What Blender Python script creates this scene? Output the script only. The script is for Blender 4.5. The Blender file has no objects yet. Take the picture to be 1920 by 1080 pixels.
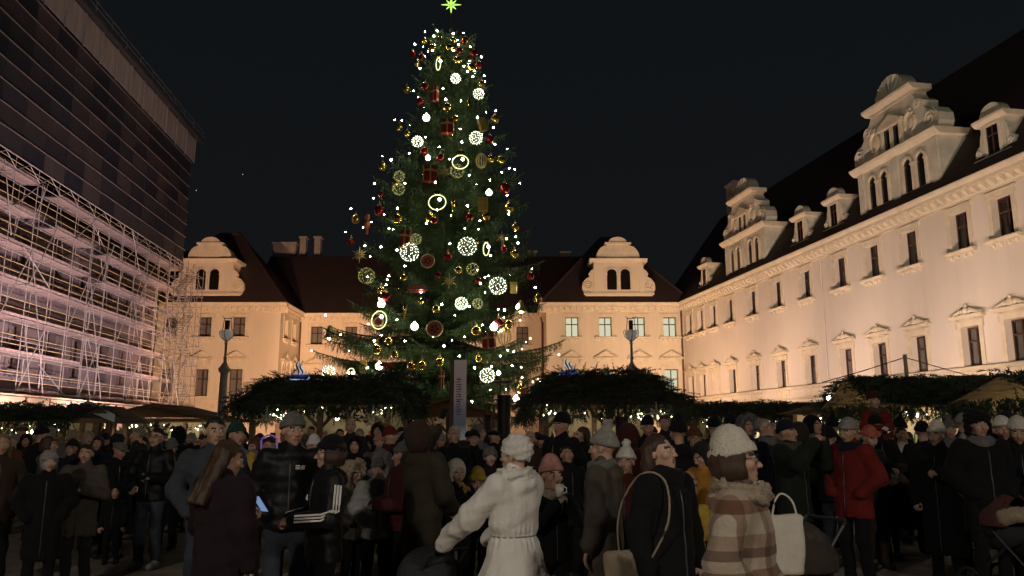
import bpy, math, random
import numpy as np
from mathutils import Vector, Matrix
random.seed(7)
rng = np.random.default_rng(7)
SC = bpy.context.scene
COL = SC.collection
R = math.radians

# ------------------------------------------------------------------ camera
F_PX, EYE = 1480.0, 1.7
PITCH = math.atan(272 / F_PX)
cam_d = bpy.data.cameras.new('camera')
cam = bpy.data.objects.new('camera', cam_d)
COL.objects.link(cam)
cam.location = (0, 0, EYE)
cam.rotation_euler = (math.pi / 2 + PITCH, 0, 0)
cam_d.sensor_width = 36
cam_d.lens = F_PX / 1920 * 36
cam_d.clip_start = 0.1
cam_d.clip_end = 6000
SC.camera = cam

# ------------------------------------------------------------------ world: city night sky
W = bpy.data.worlds.new('World')
SC.world = W
W.use_nodes = True
nt = W.node_tree
bg = nt.nodes['Background']
tc = nt.nodes.new('ShaderNodeTexCoord')
sep = nt.nodes.new('ShaderNodeSeparateXYZ')
ramp = nt.nodes.new('ShaderNodeValToRGB')
nt.links.new(tc.outputs['Generated'], sep.inputs[0])
nt.links.new(sep.outputs['Z'], ramp.inputs[0])
nt.links.new(ramp.outputs[0], bg.inputs[0])
ramp.color_ramp.elements[0].position = 0.0
ramp.color_ramp.elements[0].color = (0.0068, 0.0073, 0.0080, 1)
ramp.color_ramp.elements[1].position = 0.5
ramp.color_ramp.elements[1].color = (0.0050, 0.0063, 0.0074, 1)
bg.inputs[1].default_value = 1.0

SC.view_settings.view_transform = 'Standard'
SC.view_settings.look = 'None'
SC.view_settings.exposure = 0.0
SC.view_settings.gamma = 1.0
SC.cycles.use_denoising = True
SC.cycles.max_bounces = 5
SC.cycles.diffuse_bounces = 3
SC.cycles.glossy_bounces = 2
SC.cycles.transmission_bounces = 4
SC.cycles.sample_clamp_indirect = 3.0
SC.cycles.caustics_reflective = False
SC.cycles.caustics_refractive = False

# ------------------------------------------------------------------ pixel (1920x1080) -> place
_c, _s = math.cos(PITCH), math.sin(PITCH)
def ray(x, y):
    u, v = x - 960, 540 - y
    return np.array([u, F_PX * _c - v * _s, F_PX * _s + v * _c])
def at(x, y, Y):
    r = ray(x, y); k = Y / r[1]
    return Vector((r[0] * k, Y, EYE + r[2] * k))

# ------------------------------------------------------------------ mesh helpers
class MB:
    def __init__(s): s.v, s.f, s.m = [], [], []
    def add(s, v, f, m=0):
        b = len(s.v)
        s.v.extend([tuple(p) for p in v])
        s.f.extend([tuple(i + b for i in q) for q in f])
        s.m.extend([m] * len(f))
        return s
    def box(s, x0, x1, y0, y1, z0, z1, m=0):
        return s.add([(x0,y0,z0),(x1,y0,z0),(x1,y1,z0),(x0,y1,z0),(x0,y0,z1),(x1,y0,z1),(x1,y1,z1),(x0,y1,z1)],
                     [(0,3,2,1),(4,5,6,7),(0,1,5,4),(1,2,6,5),(2,3,7,6),(3,0,4,7)], m)
    def prism(s, poly, y0, y1, m=0):             # poly in x,z ; extruded along y
        n = len(poly)
        v = [(x, y0, z) for x, z in poly] + [(x, y1, z) for x, z in poly]
        f = [tuple(range(n)), tuple(range(2*n-1, n-1, -1))] + [(i, i+n, (i+1) % n + n, (i+1) % n) for i in range(n)]
        return s.add(v, f, m)
    def prof(s, poly, x0, x1, m=0):              # poly in y,z ; extruded along x
        n = len(poly)
        v = [(x0, y, z) for y, z in poly] + [(x1, y, z) for y, z in poly]
        f = [tuple(range(n)), tuple(range(2*n-1, n-1, -1))] + [(i, i+n, (i+1) % n + n, (i+1) % n) for i in range(n)]
        return s.add(v, f, m)
    def path(s, pts, r, n=6, m=0, closed=False):
        pts = [Vector(p) for p in pts]
        k = len(pts)
        rr = r if hasattr(r, '__len__') else [r] * k
        v = []
        for i, p in enumerate(pts):
            a = pts[(i-1) % k] if (closed or i > 0) else p
            b = pts[(i+1) % k] if (closed or i < k-1) else p
            d = (b - a)
            d = d.normalized() if d.length > 1e-9 else Vector((0,0,1))
            u = d.cross(Vector((0,0,1)) if abs(d.z) < 0.9 else Vector((1,0,0))).normalized()
            w = d.cross(u)
            for j in range(n):
                t = 2*math.pi*j/n
                v.append(p + (u*math.cos(t) + w*math.sin(t)) * rr[i])
        f = []
        for i in range(k if closed else k-1):
            i2 = (i+1) % k
            for j in range(n):
                f.append((i*n+j, i*n+(j+1) % n, i2*n+(j+1) % n, i2*n+j))
        if not closed:
            f.append(tuple(range(n-1, -1, -1))); f.append(tuple((k-1)*n+j for j in range(n)))
        return s.add(v, f, m)
    def tube(s, a, b, r, n=6, m=0): return s.path([a, b], r, n, m)
    def lathe(s, prof, n=16, c=(0,0,0), m=0, a0=0, a1=2*math.pi):
        full = abs(a1-a0-2*math.pi) < 1e-6
        k = n if full else n+1
        v = [(c[0]+r*math.cos(a0+(a1-a0)*j/n), c[1]+r*math.sin(a0+(a1-a0)*j/n), c[2]+z) for r, z in prof for j in range(k)]
        f = []
        for i in range(len(prof)-1):
            for j in range(n):
                j2 = (j+1) % k
                f.append((i*k+j, i*k+j2, (i+1)*k+j2, (i+1)*k+j))
        return s.add(v, f, m)
    def ball(s, c, r, n=10, k=7, m=0):
        rx, ry, rz = r if hasattr(r, '__len__') else (r, r, r)
        v = [(c[0], c[1], c[2]-rz)]
        for i in range(1, k):
            t = math.pi*i/k
            for j in range(n):
                a = 2*math.pi*j/n
                v.append((c[0]+rx*math.sin(t)*math.cos(a), c[1]+ry*math.sin(t)*math.sin(a), c[2]-rz*math.cos(t)))
        v.append((c[0], c[1], c[2]+rz))
        f = [(0, 1+(j+1) % n, 1+j) for j in range(n)]
        for i in range(k-2):
            for j in range(n):
                f.append((1+i*n+j, 1+i*n+(j+1) % n, 1+(i+1)*n+(j+1) % n, 1+(i+1)*n+j))
        e = len(v)-1; b = 1+(k-2)*n
        f += [(b+j, b+(j+1) % n, e) for j in range(n)]
        return s.add(v, f, m)
    def mesh(s, name, smooth=False):
        me = bpy.data.meshes.new(name)
        me.from_pydata(s.v, [], s.f)
        if any(s.m): me.polygons.foreach_set('material_index', s.m)
        if smooth: me.polygons.foreach_set('use_smooth', [True]*len(s.f))
        me.update()
        return me

def npmesh(name, v, f, smooth=True, midx=None):
    """v (N,3) and f (M,3 or 4) numpy arrays -> mesh"""
    me = bpy.data.meshes.new(name)
    k = f.shape[1]
    me.vertices.add(len(v)); me.vertices.foreach_set('co', np.ascontiguousarray(v, dtype=np.float32).ravel())
    me.loops.add(f.size); me.loops.foreach_set('vertex_index', np.ascontiguousarray(f, dtype=np.int32).ravel())
    me.polygons.add(len(f))
    me.polygons.foreach_set('loop_start', np.arange(0, f.size, k, dtype=np.int32))
    if midx is not None: me.polygons.foreach_set('material_index', np.asarray(midx, dtype=np.int32))
    me.polygons.foreach_set('use_smooth', np.full(len(f), smooth))
    me.update(calc_edges=True)
    return me

def obj(name, me, mats=None, parent=None, loc=(0,0,0), rot=(0,0,0), scale=(1,1,1)):
    if isinstance(me, MB): me = me.mesh(name)
    o = bpy.data.objects.new(name, me)
    COL.objects.link(o)
    if mats is not None:
        mats = mats if isinstance(mats, (list, tuple)) else [mats]
        if len(me.materials) == 0:
            for m in mats: me.materials.append(m)
        else:
            for i, m in enumerate(mats):
                if me.materials[i] is not m:
                    o.material_slots[i].link = 'OBJECT'; o.material_slots[i].material = m
    o.parent = parent
    o.location = loc; o.rotation_euler = rot; o.scale = scale
    return o
def empty(name, loc=(0,0,0), rz=0.0, parent=None):
    o = bpy.data.objects.new(name, None); COL.objects.link(o)
    o.empty_display_size = 0.3; o.location = loc; o.rotation_euler = (0,0,rz); o.parent = parent
    return o
def tag(o, label=None, cat=None, group=None, kind=None):
    if label: o['label'] = label
    if cat: o['category'] = cat
    if group: o['group'] = group
    if kind: o['kind'] = kind
    return o
def clone(o, parent=None, **kw):
    c = o.copy(); COL.objects.link(c); c.parent = parent
    for k, v in kw.items(): setattr(c, k, v)
    return c
def clone_tree(o, parent=None, loc=None, rot=None):
    c = clone(o, parent)
    if loc is not None: c.location = loc
    if rot is not None: c.rotation_euler = rot
    for ch in list(o.children): clone_tree(ch, c)
    return c

# ------------------------------------------------------------------ materials
_M = {}
def mat(name, col, rough=0.8, metal=0.0, var=0.12, vscale=3.0, bump=0.0, bscale=40.0, spec=0.5, sheen=0.0, col2=None, stretch=(1,1,1), emit=None, estr=0.0):
    if name in _M: return _M[name]
    m = bpy.data.materials.new(name); m.use_nodes = True
    t = m.node_tree; b = t.nodes['Principled BSDF']
    b.inputs['Roughness'].default_value = rough
    b.inputs['Metallic'].default_value = metal
    b.inputs['Specular IOR Level'].default_value = spec
    b.inputs['Base Color'].default_value = (*col, 1)
    if sheen: b.inputs['Sheen Weight'].default_value = sheen
    if var or bump:
        co = t.nodes.new('ShaderNodeTexCoord'); mp = t.nodes.new('ShaderNodeMapping')
        mp.inputs['Scale'].default_value = stretch
        t.links.new(co.outputs['Object'], mp.inputs[0])
    if var:
        n = t.nodes.new('ShaderNodeTexNoise'); n.inputs['Scale'].default_value = vscale
        n.inputs['Detail'].default_value = 6; n.inputs['Roughness'].default_value = 0.65
        t.links.new(mp.outputs[0], n.inputs['Vector'])
        r = t.nodes.new('ShaderNodeValToRGB')
        c2 = col2 if col2 else tuple(min(1, c*(1+var)) for c in col)
        c1 = col if col2 else tuple(c*(1-var) for c in col)
        r.color_ramp.elements[0].position = 0.35; r.color_ramp.elements[0].color = (*c1, 1)
        r.color_ramp.elements[1].position = 0.68; r.color_ramp.elements[1].color = (*c2, 1)
        t.links.new(n.outputs['Fac'], r.inputs[0]); t.links.new(r.outputs[0], b.inputs['Base Color'])
    if bump:
        n2 = t.nodes.new('ShaderNodeTexNoise'); n2.inputs['Scale'].default_value = bscale; n2.inputs['Detail'].default_value = 4
        t.links.new(mp.outputs[0], n2.inputs['Vector'])
        bp = t.nodes.new('ShaderNodeBump'); bp.inputs['Strength'].default_value = bump; bp.inputs['Distance'].default_value = 0.02
        t.links.new(n2.outputs['Fac'], bp.inputs['Height']); t.links.new(bp.outputs[0], b.inputs['Normal'])
    if emit:
        b.inputs['Emission Color'].default_value = (*emit, 1); b.inputs['Emission Strength'].default_value = estr
    _M[name] = m
    return m

def emat(name, col, strength):
    if name in _M: return _M[name]
    m = bpy.data.materials.new(name); m.use_nodes = True
    t = m.node_tree; t.nodes.remove(t.nodes['Principled BSDF'])
    e = t.nodes.new('ShaderNodeEmission'); e.inputs[0].default_value = (*col, 1); e.inputs[1].default_value = strength
    t.links.new(e.outputs[0], t.nodes['Material Output'].inputs[0])
    _M[name] = m
    return m

def stucco(name, col):
    """lime-washed plaster: broad stains, rain streaks, fine relief"""
    m = mat(name, col, rough=0.9, var=0.0, bump=0.25, bscale=9.0)
    t = m.node_tree; b = t.nodes['Principled BSDF']
    co = t.nodes.new('ShaderNodeTexCoord')
    n1 = t.nodes.new('ShaderNodeTexNoise'); n1.inputs['Scale'].default_value = 0.35; n1.inputs['Detail'].default_value = 8
    mp = t.nodes.new('ShaderNodeMapping'); mp.inputs['Scale'].default_value = (1.6, 1.6, 0.12)
    n2 = t.nodes.new('ShaderNodeTexNoise'); n2.inputs['Scale'].default_value = 1.2; n2.inputs['Detail'].default_value = 5
    t.links.new(co.outputs['Object'], n1.inputs['Vector']); t.links.new(co.outputs['Object'], mp.inputs[0]); t.links.new(mp.outputs[0], n2.inputs['Vector'])
    add = t.nodes.new('ShaderNodeMath'); add.operation = 'ADD'
    t.links.new(n1.outputs['Fac'], add.inputs[0]); t.links.new(n2.outputs['Fac'], add.inputs[1])
    r = t.nodes.new('ShaderNodeValToRGB')
    r.color_ramp.elements[0].position = 0.34; r.color_ramp.elements[0].color = (*[c*0.94 for c in col], 1)
    r.color_ramp.elements[1].position = 0.62; r.color_ramp.elements[1].color = (*[min(1, c*1.03) for c in col], 1)
    hf = t.nodes.new('ShaderNodeMath'); hf.operation = 'MULTIPLY'; hf.inputs[1].default_value = 0.5
    t.links.new(add.outputs[0], hf.inputs[0]); t.links.new(hf.outputs[0], r.inputs[0]); t.links.new(r.outputs[0], b.inputs['Base Color'])
    return m

def lamp(parent, name, loc, energy, col, kind='POINT', radius=0.1, aim=None, cone=110, blend=0.6):
    d = bpy.data.lights.new(name, kind); d.energy = energy; d.color = col; d.shadow_soft_size = radius
    if kind == 'SPOT': d.spot_size = R(cone); d.spot_blend = blend
    o = bpy.data.objects.new(name, d); COL.objects.link(o); o.parent = parent; o.location = loc
    if aim is not None: o.rotation_euler = (Vector(aim) - Vector(loc)).to_track_quat('-Z', 'Y').to_euler()
    return o
# ================================================================== ground
M_ground = mat('gravel', (0.30, 0.235, 0.18), rough=0.95, var=0.35, vscale=2.2, bump=0.6, bscale=55)
g = MB(); g.add([(-400,-300,0),(400,-300,0),(400,500,0),(-400,500,0)], [(0,1,2,3)])
tag(obj('ground', g, M_ground), kind='structure')

# ================================================================== palace
M_wall_pink = stucco('plaster_rose_white', (0.72, 0.64, 0.54))
M_wall_cream = stucco('plaster_cream', (0.72, 0.62, 0.46))
M_trim = mat('stone_trim', (0.70, 0.61, 0.45), rough=0.85, var=0.10, vscale=1.5, bump=0.2, bscale=25)
M_trim_grey = mat('gable_plaster', (0.60, 0.57, 0.46), rough=0.85, var=0.14, vscale=1.2, bump=0.2, bscale=20)
M_roof = mat('roof_tiles', (0.036, 0.020, 0.018), rough=0.8, var=0.45, vscale=6, bump=0.6, bscale=14, stretch=(1,1,2.5))
M_frame = mat('window_wood', (0.075, 0.035, 0.022), rough=0.6, var=0.2, vscale=8)
M_curtain = mat('curtain', (0.34, 0.29, 0.27), rough=0.9, var=0.25, vscale=5, stretch=(4,4,0.6))
M_room = mat('dark_room', (0.012, 0.010, 0.010), rough=0.9, var=0)
M_lit_room = emat('lit_room', (0.92, 0.88, 0.62), 0.95)
M_metal_pipe = mat('downpipe_copper', (0.13, 0.055, 0.035), rough=0.6, metal=0.3, var=0.2)
M_chimney = mat('chimney_plaster', (0.26, 0.23, 0.21), rough=0.9, var=0.2, vscale=1.5)

def glass_mat():
    m = bpy.data.materials.new('window_glass'); m.use_nodes = True
    t = m.node_tree; t.nodes.remove(t.nodes['Principled BSDF'])
    tr = t.nodes.new('ShaderNodeBsdfTransparent'); tr.inputs[0].default_value = (0.78, 0.80, 0.78, 1)
    gl = t.nodes.new('ShaderNodeBsdfGlossy'); gl.inputs[1].default_value = 0.04
    fr = t.nodes.new('ShaderNodeFresnel'); fr.inputs[0].default_value = 1.5
    mx = t.nodes.new('ShaderNodeMixShader')
    t.links.new(fr.outputs[0], mx.inputs[0]); t.links.new(tr.outputs[0], mx.inputs[1]); t.links.new(gl.outputs[0], mx.inputs[2])
    t.links.new(mx.outputs[0], t.nodes['Material Output'].inputs[0])
    return m
M_glass = glass_mat()

def wall_sheet(mb, x0, x1, z0, z1, ops, depth):
    xs = sorted({x0, x1, *[o[0] for o in ops], *[o[1] for o in ops]})
    zs = sorted({z0, z1, *[o[2] for o in ops], *[o[3] for o in ops]})
    for a, b in zip(xs, xs[1:]):
        for c, d in zip(zs, zs[1:]):
            if any(o[0] <= a + 1e-6 and b <= o[1] + 1e-6 and o[2] <= c + 1e-6 and d <= o[3] + 1e-6 for o in ops): continue
            mb.add([(a,0,c),(b,0,c),(b,0,d),(a,0,d)], [(3,2,1,0)])
    for xa, xb, za, zb in ops:
        D = -depth - 0.25
        for p, q in (((xa,za),(xa,zb)), ((xa,zb),(xb,zb)), ((xb,zb),(xb,za)), ((xb,za),(xa,za))):
            mb.add([(p[0],0,p[1]),(q[0],0,q[1]),(q[0],D,q[1]),(p[0],D,p[1])], [(0,1,2,3)])

_WM = {}
def window(parent, xc, zb, w, h, depth=0.36, lit=False, curtain=True, transom=True):
    """casement window: frame mesh > panes, curtain, room behind"""
    k = (w, h, depth, transom)
    if k not in _WM:
        f = MB(); y0, y1 = -depth-0.07, -depth
        f.box(-w/2, -w/2+0.075, y0, y1, 0, h); f.box(w/2-0.075, w/2, y0, y1, 0, h)
        f.box(-w/2+0.075, w/2-0.075, y0, y1, 0, 0.085); f.box(-w/2+0.075, w/2-0.075, y0, y1, h-0.085, h)
        f.box(-0.05, 0.05, y0, y1+0.012, 0.085, h-0.085)
        zt = h*0.64
        if transom:
            f.box(-w/2+0.075, -0.05, y0, y1+0.006, zt-0.05, zt+0.05); f.box(0.05, w/2-0.075, y0, y1+0.006, zt-0.05, zt+0.05)
        fm = f.mesh('window')
        pn = []
        zr = [(0.085, zt-0.05), (zt+0.05, h-0.085)] if transom else [(0.085, h-0.085)]
        for a, b in ((-w/2+0.075, -0.05), (0.05, w/2-0.075)):
            for c, d in zr:
                p = MB(); p.add([(a,-depth-0.04,c),(b,-depth-0.04,c),(b,-depth-0.04,d),(a,-depth-0.04,d)], [(3,2,1,0)])
                pn.append(p.mesh('pane'))
        cu = MB(); n = 28
        for side in (-1, 1):
            vs, fs = [], []
            for i in range(n//2+1):
                x = side*(w/2 - i/(n/2)*(w*0.46)); y = -depth-0.16+0.025*math.sin(i*1.9)
                vs += [(x, y, 0.02), (x, y + 0.02*math.sin(i*1.3), h-0.02)]
            for i in range(n//2): fs.append((2*i, 2*i+1, 2*i+3, 2*i+2))
            cu.add(vs, fs)
        rm = MB(); rm.add([(-w/2-0.1,-depth-0.245,-0.1),(w/2+0.1,-depth-0.245,-0.1),(w/2+0.1,-depth-0.245,h+0.1),(-w/2-0.1,-depth-0.245,h+0.1)], [(3,2,1,0)])
        _WM[k] = (fm, pn, cu.mesh('curtain', True), rm.mesh('room'))
    fm, pn, cm, rm = _WM[k]
    o = obj('window', fm, M_frame, parent, (xc, 0, zb))
    for p in pn: obj('pane', p, M_glass, o)
    if curtain: obj('curtain', cm, M_curtain, o)
    obj('room', rm, M_lit_room if lit else M_room, o)
    return o

_SM = {}
def surround(parent, xc, zb, w, h, kind, m_=None):
    """moulded frame round a window: 'sill' (upper floor), 'tri' (triangular pediment), 'orn' (flat hood with carved crest)"""
    k = (w, h, kind)
    if k not in _SM:
        m = MB(); a, p = 0.28, 0.07
        m.box(-w/2-a, -w/2, 0, p, -0.02, h); m.box(w/2, w/2+a, 0, p, -0.02, h); m.box(-w/2-a, w/2+a, 0, p, h, h+a)
        m.box(-w/2-a-0.09, -w/2-a, 0, p+0.04, h+a-0.34, h+a+0.06); m.box(w/2+a, w/2+a+0.09, 0, p+0.04, h+a-0.34, h+a+0.06)
        m.box(-w/2-a-0.12, w/2+a+0.12, 0, p+0.05, h+a, h+a+0.07)
        if kind == 'sill':
            m.prof([(0,-0.02),(0.34,-0.02),(0.34,-0.10),(0.26,-0.20),(0,-0.24)], -w/2-a-0.18, w/2+a+0.18)
            for x in (-w/2-0.1, -w/5, w/5, w/2+0.1):
                m.prof([(0,-0.24),(0.2,-0.24),(0.16,-0.34),(0.05,-0.44),(0,-0.46)], x-0.09, x+0.09)
        else:
            e = h+a+0.07
            top = 0.85 if kind == 'tri' else 0.28
            m.box(-w/2-0.2, w/2+0.2, 0, 0.06, e, e+top-0.18)
            m.box(-0.16, 0.16, 0, 0.12, e, e+top-0.18)
            for x in (-w/2-0.16, w/2+0.16): m.prof([(0,e),(0.1,e),(0.3,e+top-0.2),(0,e+top-0.2)], x-0.1, x+0.1)
            W2 = w/2+a+0.28
            m.prof([(0,e+top-0.18),(0.2,e+top-0.18),(0.34,e+top-0.06),(0.38,e+top),(0,e+top)], -W2, W2)
            E_ = e+top
            if kind == 'tri':
                H = 0.75
                m.prism([(-W2+0.1,E_+0.003),(W2-0.1,E_+0.003),(0,E_+H-0.12)], 0, 0.10)
                for sgn in (-1, 1):
                    m.prism([(sgn*W2,E_+0.004),(sgn*(W2-0.16),E_+0.004),(0,E_+H-0.13),(0,E_+H)] if sgn < 0 else [(W2,E_+0.004),(0,E_+H),(0,E_+H-0.13),(W2-0.16,E_+0.004)], 0.0, 0.36)
            else:
                for sgn in (-1, 1):   # broken scroll pediment
                    pts = [(sgn*(W2-0.08-0.16*i), 0.2, E_+0.06+0.2*(1-math.cos(i*0.42))/1.5) for i in range(6)]
                    m.path(pts, [0.09,0.10,0.10,0.10,0.12,0.15], 6)
                m.ball((0,0.2,E_+0.2), (0.26,0.15,0.24), 8, 6)
                m.ball((0,0.2,E_+0.5), (0.10,0.09,0.12), 6, 5)
                m.ball((-0.34,0.2,E_+0.2), (0.2,0.12,0.16), 7, 5); m.ball((0.34,0.2,E_+0.2), (0.2,0.12,0.16), 7, 5)
        _SM[k] = m.mesh('window_surround')
    return obj('window_surround', _SM[k], m_ or M_trim, parent, (xc, 0, zb))

CORN = [(0,14.30),(0.10,14.30),(0.10,14.42),(0.16,14.50),(0.16,14.84),(0.58,14.84),(0.58,15.02),(0.66,15.06),(0.76,15.22),(0.76,15.30),(0,15.30)]
_br = MB(); _br.prof([(0.16,14.46),(0.22,14.47),(0.36,14.58),(0.52,14.70),(0.54,14.836),(0.16,14.836)], -0.14, 0.14)
BRACKET = _br.mesh('bracket')
def cornice(parent, x0, x1, m, step=0.62):
    c = MB(); c.prof(CORN, x0, x1)
    o = obj('cornice', c, m, parent)
    n = int((x1-x0)/step)
    for i in range(n): obj('bracket', BRACKET, m, o, (x0+(i+0.5)*(x1-x0)/n, 0, 0))
    return o

def arched(mb_w, mb_p, xc, zb, w, h, y):
    """arched opening: proud moulding into mb_w, dark pane into mb_p (y = wall face)"""
    r = w/2; zs = zb+h-r
    arc = lambda rr, n=10: [(xc+rr*math.cos(math.pi*i/n), zs+rr*math.sin(math.pi*i/n)) for i in range(n+1)]
    o, i_ = arc(r+0.16), arc(r)
    for k in range(10): mb_w.prism([i_[k], o[k], o[k+1], i_[k+1]], y, y+0.14)
    for sg in (-1, 1):
        mb_w.box(xc+sg*(r+0.08)-0.08, xc+sg*(r+0.08)+0.08, y, y+0.13, zb, zs)
        mb_w.box(xc+sg*(r+0.08)-0.12, xc+sg*(r+0.08)+0.12, y, y+0.17, zs-0.14, zs)
    mb_p.prism([(xc-r+0.002, zb), (xc+r-0.002, zb)] + arc(r-0.002), y-0.02, y+0.012)

def spiral(mb, xc, zc, r, sg, y, turns=1.6, tr=0.07):
    n = 22
    mb.path([(xc+sg*(r*(1-0.8*i/n))*math.cos(turns*2*math.pi*i/n), y, zc+(r*(1-0.8*i/n))*math.sin(turns*2*math.pi*i/n)) for i in range(n+1)], tr, 5)

def half_dome(mb, xc, zb, w, h, y0, y1):
    """carved shell lunette: solid half disc with a back barrel"""
    n = 14
    mb.prism([(xc+w/2*math.cos(math.pi*i/n), zb+h*math.sin(math.pi*i/n)) for i in range(n+1)], y0, y1)

def pavilion_gable(parent, xc):
    """scrolled gable: plinth, twin arched windows, side volutes, swept hood, cap"""
    b = MB(); y0, y1 = -2.6, 0.10
    b.box(xc-3.6, xc+3.6, -2.0, 0.16, 15.32, 16.2); b.box(xc-3.75, xc+3.75, -2.05, 0.26, 16.2, 16.42)
    b.box(xc-2.62, xc+2.62, y0, y1, 16.42, 19.75)
    b.box(xc-2.66, xc-2.2, y1, y1+0.1, 16.42, 19.7); b.box(xc+2.2, xc+2.66, y1, y1+0.1, 16.42, 19.7)
    g_ = obj('gable', b, M_wall_cream, parent)
    c = MB(); c.prof([(y0-0.1,19.75),(y1+0.1,19.75),(y1+0.36,19.98),(y1+0.4,20.1),(y0-0.1,20.1)], xc-3.1, xc+3.1)
    obj('gable_cornice', c, M_trim, g_)
    h = MB()
    pts = [(xc-2.35,20.10)] + [(xc-2.35+1.15*(1-math.cos(t*math.pi/2/7)), 20.10+1.5*math.sin(t*math.pi/2/7)) for t in range(1, 8)]
    pts = pts + [(2*xc-x, z) for x, z in reversed(pts)]
    h.prism(pts[::-1], -1.6, y1)
    h.box(xc-1.2, xc+1.2, -1.2, y1+0.08, 20.10, 21.72)
    obj('hood', h, M_trim, g_)
    k = MB(); k.box(xc-1.4, xc+1.4, -1.3, y1+0.2, 21.72, 21.92)
    half_dome(k, xc, 21.92, 2.0, 0.62, -0.9, y1+0.05)
    obj('cap', k, M_trim, g_)
    for sg in (-1, 1):
        v = MB()
        poly = [(2.55,16.42),(3.75,16.42),(3.92,16.9),(3.85,17.5),(3.5,17.95),(3.1,18.15),(3.2,18.5),(2.95,18.85),(2.72,19.0),(2.62,19.45),(2.55,19.6)]
        poly = [(xc+sg*x, z) for x, z in poly]
        v.prism(poly if sg < 0 else poly[::-1], -0.35, y1-0.03)
        spiral(v, xc+sg*3.25, 17.2, 0.5, sg, y1, 1.7, 0.085)
        obj('volute', v, M_trim, g_)
    for sg in (-1, 1):
        w, p = MB(), MB(); arched(w, p, xc+sg*0.72, 16.75, 1.05, 2.25, y1)
        o = obj('arched_window', w, M_trim, g_); obj('dark_pane', p, M_pane_dark, o)
    return g_
M_pane_dark = mat('dark_glass', (0.010, 0.009, 0.009), rough=0.15, var=0)

def block(name, origin, rz, x0, x1, ops_up, ops_lo, wallm, lit_up=(), lit_lo=(), lo_kind='tri', lo_zb=5.5, lo_h=2.8, blank=(), z_top=14.32, step=0.62, corn=None, zu=11.72, hu=2.1, wu=1.36, wl=1.42, trim=None):
    root = empty(name, origin, rz)
    ops = [(x-wu/2, x+wu/2, zu, zu+hu) for x in ops_up] + [(x-wl/2, x+wl/2, lo_zb, lo_zb+lo_h) for i, x in enumerate(ops_lo) if i not in blank]
    w = MB(); wall_sheet(w, x0, x1, 0, z_top, ops, 0.36)
    obj('wall', w, wallm, root)
    for i, x in enumerate(ops_up):
        window(root, x, zu, wu, hu, lit=i in lit_up, curtain=i not in lit_up)
        surround(root, x, zu, wu, hu, 'sill', trim)
    for i, x in enumerate(ops_lo):
        if i not in blank: window(root, x, lo_zb, wl, lo_h, lit=i in lit_lo, curtain=i not in lit_lo)
        surround(root, x, lo_zb, wl, lo_h, lo_kind, trim)
    ca, cb = corn if corn else (x0, x1)
    cornice(root, ca, cb, trim or M_trim, step)
    return root

def hip_roof(parent, x0, x1, yb, z0, zr, rx0, rx1, yr, y0=0.7):
    m = MB()
    m.add([(x0,y0,z0),(x1,y0,z0),(x1,yb,z0),(x0,yb,z0),(rx0,yr,zr),(rx1,yr,zr)], [(0,1,5,4),(1,2,5),(2,3,4,5),(3,0,4)])
    o = obj('roof', m, M_roof, parent)
    h = MB()
    for a, b in (((x0,y0,z0),(rx0,yr,zr)), ((x1,y0,z0),(rx1,yr,zr)), ((rx0,yr,zr),(rx1,yr,zr))): h.tube(a, b, 0.16, 6)
    obj('ridge_tiles', h, M_roof, o)
    return o
def chimney(parent, x, y, z0, z1, w, d):
    m = MB(); m.box(x-w/2, x+w/2, y-d/2, y+d/2, z0, z1); m.box(x-w/2-0.14, x+w/2+0.14, y-d/2-0.14, y+d/2+0.14, z1, z1+0.22)
    return obj('chimney', m, M_chimney, parent)

# ---- east pavilion (local x = -(X - 3.64)), front at Y = 83
RP = [-(x-3.64) for x in (6.35, 9.88, 13.4, 16.72)]
pav = block('palace_pavilion', (3.64, 83, 0), math.pi, -14.54, 0.0, RP, RP, M_wall_cream, lit_up=(0,1,2,3), lit_lo=(0,1,3), corn=(-14.54, 0.76))
tag(pav, 'cream palace pavilion with lit windows and scrolled gable, joined to the long wing', 'building', 'palace buildings round the court')
pavilion_gable(pav, -(11.4-3.64))
hip_roof(pav, -15.5, 0.7, -12, 15.3, 23.8, -8.2, -6.6, -5.5)
sd = MB(); sd.add([(0,0,0),(0,-7.6,0),(0,-7.6,14.32),(0,0,14.32)], [(0,1,2,3)]); obj('side_wall', sd, M_wall_cream, pav)
obj('side_cornice', MB().prof(CORN, 0.0, 7.6).mesh('side_cornice'), M_trim, pav, (0,0,0), (0,0,-math.pi/2))
dp = MB(); dp.path([(0.16,-7.4,14.3),(0.16,-7.4,0.1)], 0.09, 8); obj('downpipe', dp, M_metal_pipe, pav)
dp = MB(); dp.path([(-14.30,0.16,14.9),(-14.30,0.16,0.1)], 0.10, 8); obj('downpipe', dp, M_metal_pipe, pav)
st = MB(); st.prof([(0,5.05),(0.12,5.05),(0.16,5.25),(0,5.28)], -14.3, 0.0); obj('string_course', st, M_trim, pav)

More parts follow.
